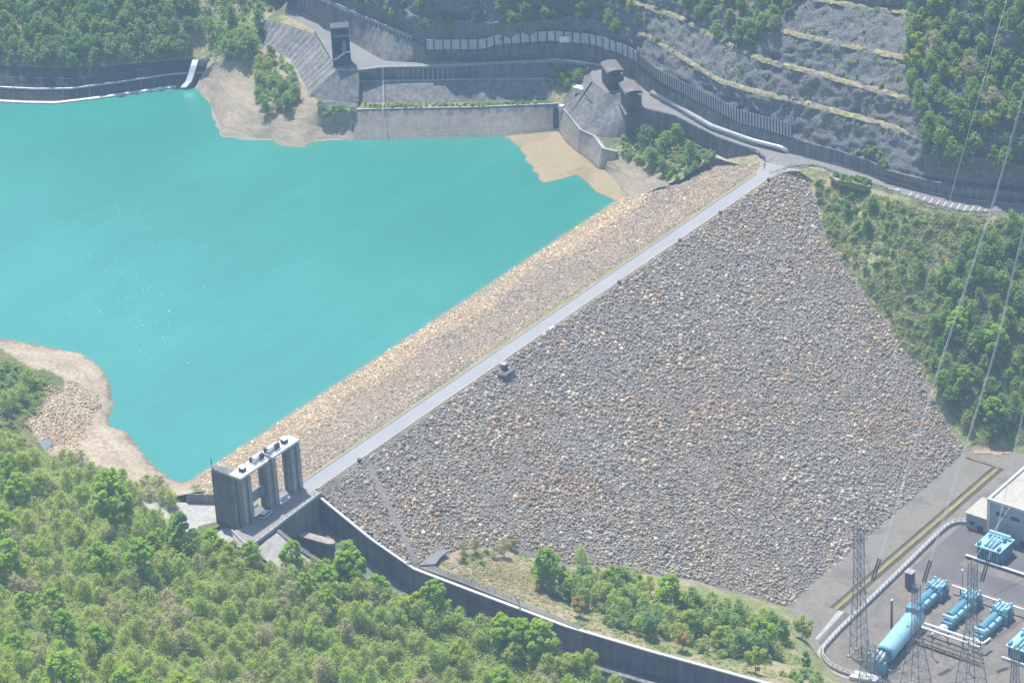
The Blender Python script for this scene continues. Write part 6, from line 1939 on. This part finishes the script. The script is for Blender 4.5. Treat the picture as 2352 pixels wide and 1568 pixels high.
# ground cover nobody could count
def cover(name, poly, mat, count, size, lift, seed, label, clump=1.0, per=9):
    g = np.random.default_rng(seed)
    us = [q[0] for q in poly]; vs = [q[1] for q in poly]
    cs = []
    tries = 0
    while len(cs) < count and tries < count * 8:
        tries += 1
        u, v = g.uniform(min(us), max(us)), g.uniform(min(vs), max(vs))
        if not in_poly(u, v, poly): continue
        p = drop(u, v)
        if p is None or p.z < -89: continue
        if vnoise(p.x, p.y, 8, seed) + .3 * g.random() < .42: continue
        cs.append((p.x, p.y, p.z + lift))
    me = leaf_mesh(name, mat, cs, [clump] * len(cs), len(cs) * per, size, seed, .6)
    o = bpy.data.objects.new(name, me); COL.objects.link(o)
    tag(o, label, 'plants', kind='stuff')


cover('undergrowth', NEAR_POLY, MT['lf_mid'], 17000, .22, 2.0, 101, 'low green undergrowth beneath the near hillside trees', 1.5)
cover('undergrowth', NEAR_POLY, MT['lf_olive'], 4000, .22, 2.2, 102, 'olive twiggy undergrowth beneath the near hillside trees', 1.5)
ABUT = [(1868, 410), (1960, 430), (2040, 455), (2140, 490), (2260, 500), (2360, 500), (2360, 1020), (2230, 1020), (2130, 870), (2000, 700), (1900, 555)]
cover('grass', ABUT, MT['lf_straw'], 4200, .24, .4, 103, 'pale dry grass tufts on the right slope', .8)
cover('grass', ABUT, MT['lf_grass'], 5200, .26, .5, 104, 'green grass and weeds on the right slope', 1.0)
BEN = [(1000, 1285), (1160, 1255), (1300, 1320), (1500, 1390), (1800, 1440), (1860, 1520), (1900, 1580), (1760, 1560), (1500, 1490), (1300, 1430), (1100, 1355)]
cover('grass', BEN, MT['lf_grass'], 1500, .24, .25, 105, 'short green grass on the meadow by the chute wall', .8)
cover('grass', [(1000, 1290), (1150, 1262), (1230, 1325), (1275, 1385), (1190, 1372), (1080, 1330)], MT['lf_straw'], 1100, .25, .15, 111, 'dry straw on the bare tan knoll by the chute wall', .7)
cover('grass', [(828, 239), (1268, 233), (1268, 241), (939, 249), (828, 251)], MT['lf_grass'], 500, .24, .3, 106, 'green grass along the ledge above the lowest wall', .7)
CUT = [(985, 95), (1480, 95), (1650, 200), (1850, 260), (2090, 320), (2090, 0), (1500, -10), (985, -10)]
cover('undergrowth', CUT, MT['lf_far2'], 480, .34, .4, 107, 'patches of dark scrub on the rock cut', 1.1)
cover('grass', [(-20, 820), (120, 855), (110, 900), (40, 1000), (-20, 1050)], MT['lf_grass'], 700, .3, .5, 108, 'tall green grass behind the near left sand', 1.0)
cover('undergrowth', [(-20, 155), (120, 162), (250, 156), (440, 140), (590, 140), (650, 30), (640, -30), (-20, -30)], MT['lf_far'], 1800, .38, .8, 109, 'dark undergrowth of the far left forest', 1.5)
cover('undergrowth', [(2092, -20), (2400, -30), (2400, 415), (2240, 405), (2150, 385), (2120, 350), (2085, 120)], MT['lf_far'], 1500, .38, .8, 110, 'dark undergrowth of the upper right forest', 1.5)


OUT = 'mixed green wood on the hills round the reservoir'
cover('woodland', [(-60, 830), (-700, 800), (-700, 2000), (1500, 2000), (1440, 1680), (1200, 1700), (-75, 1700)], MT['lf_mid'], 5200, .42, 3.2, 120, OUT, 3.2, 40)
cover('woodland', [(-30, 150), (-760, 130), (-760, -160), (-30, -160)], MT['lf_far'], 1500, .42, 3.0, 121, OUT, 3.0, 40)
cover('woodland', [(-30, -50), (640, -50), (700, -190), (-30, -190)], MT['lf_far'], 900, .42, 3.0, 122, OUT, 3.0, 40)
cover('woodland', [(2390, 520), (2590, 530), (2590, 1080), (2390, 1000)], MT['lf_far'], 500, .42, 2.5, 123, OUT, 3.0, 40)


def drape(name, poly, mat, lift, step=5, wob=0.0, kind='structure'):
    """a patch of other ground laid over the terrain"""
    us = np.arange(min(q[0] for q in poly), max(q[0] for q in poly) + step, step); vs = np.arange(min(q[1] for q in poly), max(q[1] for q in poly) + step, step)
    idx, V, F_ = {}, [], []
    for i, u in enumerate(us):
        for j, v in enumerate(vs):
            p = drop(u, v)
            if p is None: continue
            w = (vnoise(p.x, p.y, 6, 4) - .5) * wob + (vnoise(p.x, p.y, 1.8, 5) - .5) * wob * .5
            if in_poly(u + w, v + w, poly):
                idx[i, j] = len(V); V.append((p.x, p.y, p.z + lift))
    for (i, j) in list(idx):
        k = [(i, j), (i + 1, j), (i + 1, j + 1), (i, j + 1)]
        if all(q in idx for q in k):
            c = [np.array(V[idx[q]]) for q in k]
            if max(np.linalg.norm(c[a] - c[a - 1]) for a in range(4)) < 9: F_.append([idx[q] for q in k])
    return tag(mesh_np(name, V, F_, mat, smooth=True), kind=kind)


MT['bare'] = M('bare_tan_earth', [(0.33, 0.245, 0.175), (0.43, 0.33, 0.235), (0.37, 0.29, 0.20)], (.75, 1.2), .15, 1.0, bump=.3, bumps=.9)
drape('bare_earth', [(1000, 1292), (1060, 1275), (1150, 1268), (1200, 1290), (1236, 1335), (1272, 1388), (1195, 1372), (1090, 1332)], MT['bare'], .12, 4, 30)
drape('bare_earth', [(1262, 1385), (1310, 1400), (1345, 1428), (1330, 1440), (1270, 1410)], MT['bare'], .12, 4, 20)
drape('bare_earth', [(1866, 410), (1925, 425), (1930, 470), (1895, 500), (1868, 470)], MT['bare'], .15, 4, 26)
drape('bare_earth', [(1960, 640), (2010, 690), (2060, 760), (2110, 815), (2150, 880), (2165, 950), (2130, 890), (2080, 820), (2000, 715), (1945, 650)], MT['bare'], .25, 4, 30)
drape('bare_earth', [(2310, 830), (2352, 770), (2380, 780), (2380, 1010), (2320, 1000)], MT['bare'], .25, 5, 40)
drape('bare_earth', [(2225, 1030), (2290, 1022), (2330, 1035), (2300, 1050), (2240, 1046)], MT['bare'], .2, 4, 16)


# ---------------------------------------------------------------- labels: look, place, and order along the row where looks repeat
def ordinal(n):
    return '%d%s' % (n, 'th' if 10 <= n % 100 <= 20 else {1: 'st', 2: 'nd', 3: 'rd'}.get(n % 10, 'th'))


buck = {}
hs = {}
for o, look, zone, h in REG:
    hs.setdefault(look, []).append(h)
med = {k: np.median(v) for k, v in hs.items()}
for o, look, zone, h in REG:
    u, v = PX(o.location)
    a = min(ANCH[zone], key=lambda q: (q[0] - u) ** 2 + ((q[1] - v) * 1.3) ** 2)
    size = 'taller' if h > med[look] * 1.0 else 'shorter'
    buck.setdefault((size + ' ' + look, a[2]), []).append((u, o))
    o['group'] = {'near': 'trees on the near hillside', 'farleft': 'trees of the far left forest', 'cut': 'plants on the rock cut', 'upright': 'trees of the upper right forest', 'abut': 'shrubs and trees on the right slope',
                  'bench': 'trees of the meadow grove', 'bank': 'shrubs by the far walls', 'garden': 'clipped bushes in the hedge garden'}[zone]
for (look, where), L in buck.items():
    L.sort(key=lambda q: q[0])
    n = len(L)
    for i, (u, o) in enumerate(L):
        if n == 1: sfx = ''
        elif i == 0: sfx = ', leftmost'
        elif i == n - 1: sfx = ', rightmost'
        else: sfx = ', %s from left' % ordinal(i + 1)
        lb = look + ' ' + where + sfx
        if len(lb.split()) > 16: lb = lb.replace('taller ', 'tall ').replace('with a full crown', '').replace('with visible trunk', '').replace('  ', ' ').replace(' the ', ' ')
        o['label'] = lb

# ================================================================ HAZE
hz = MB()
hz.box(-900, 1500, -900, 1500, -93, 640)
ho = hz.build('haze', None) if False else None
me = bpy.data.meshes.new('haze'); me.from_pydata(hz.V, [], hz.F)
hm = bpy.data.materials.new('haze_air'); hm.use_nodes = True
t = hm.node_tree
t.nodes.remove(t.nodes['Principled BSDF'])
pv = t.nodes.new('ShaderNodeVolumePrincipled')
pv.inputs['Color'].default_value = (0.50, 0.70, 1.0, 1)
pv.inputs['Density'].default_value = HAZE
pv.inputs['Anisotropy'].default_value = 0.2
t.links.new(pv.outputs[0], t.nodes['Material Output'].inputs['Volume'])
me.materials.append(hm)
ho = bpy.data.objects.new('haze', me); COL.objects.link(ho)
ho['kind'] = 'stuff'
ho.display_type = 'WIRE'
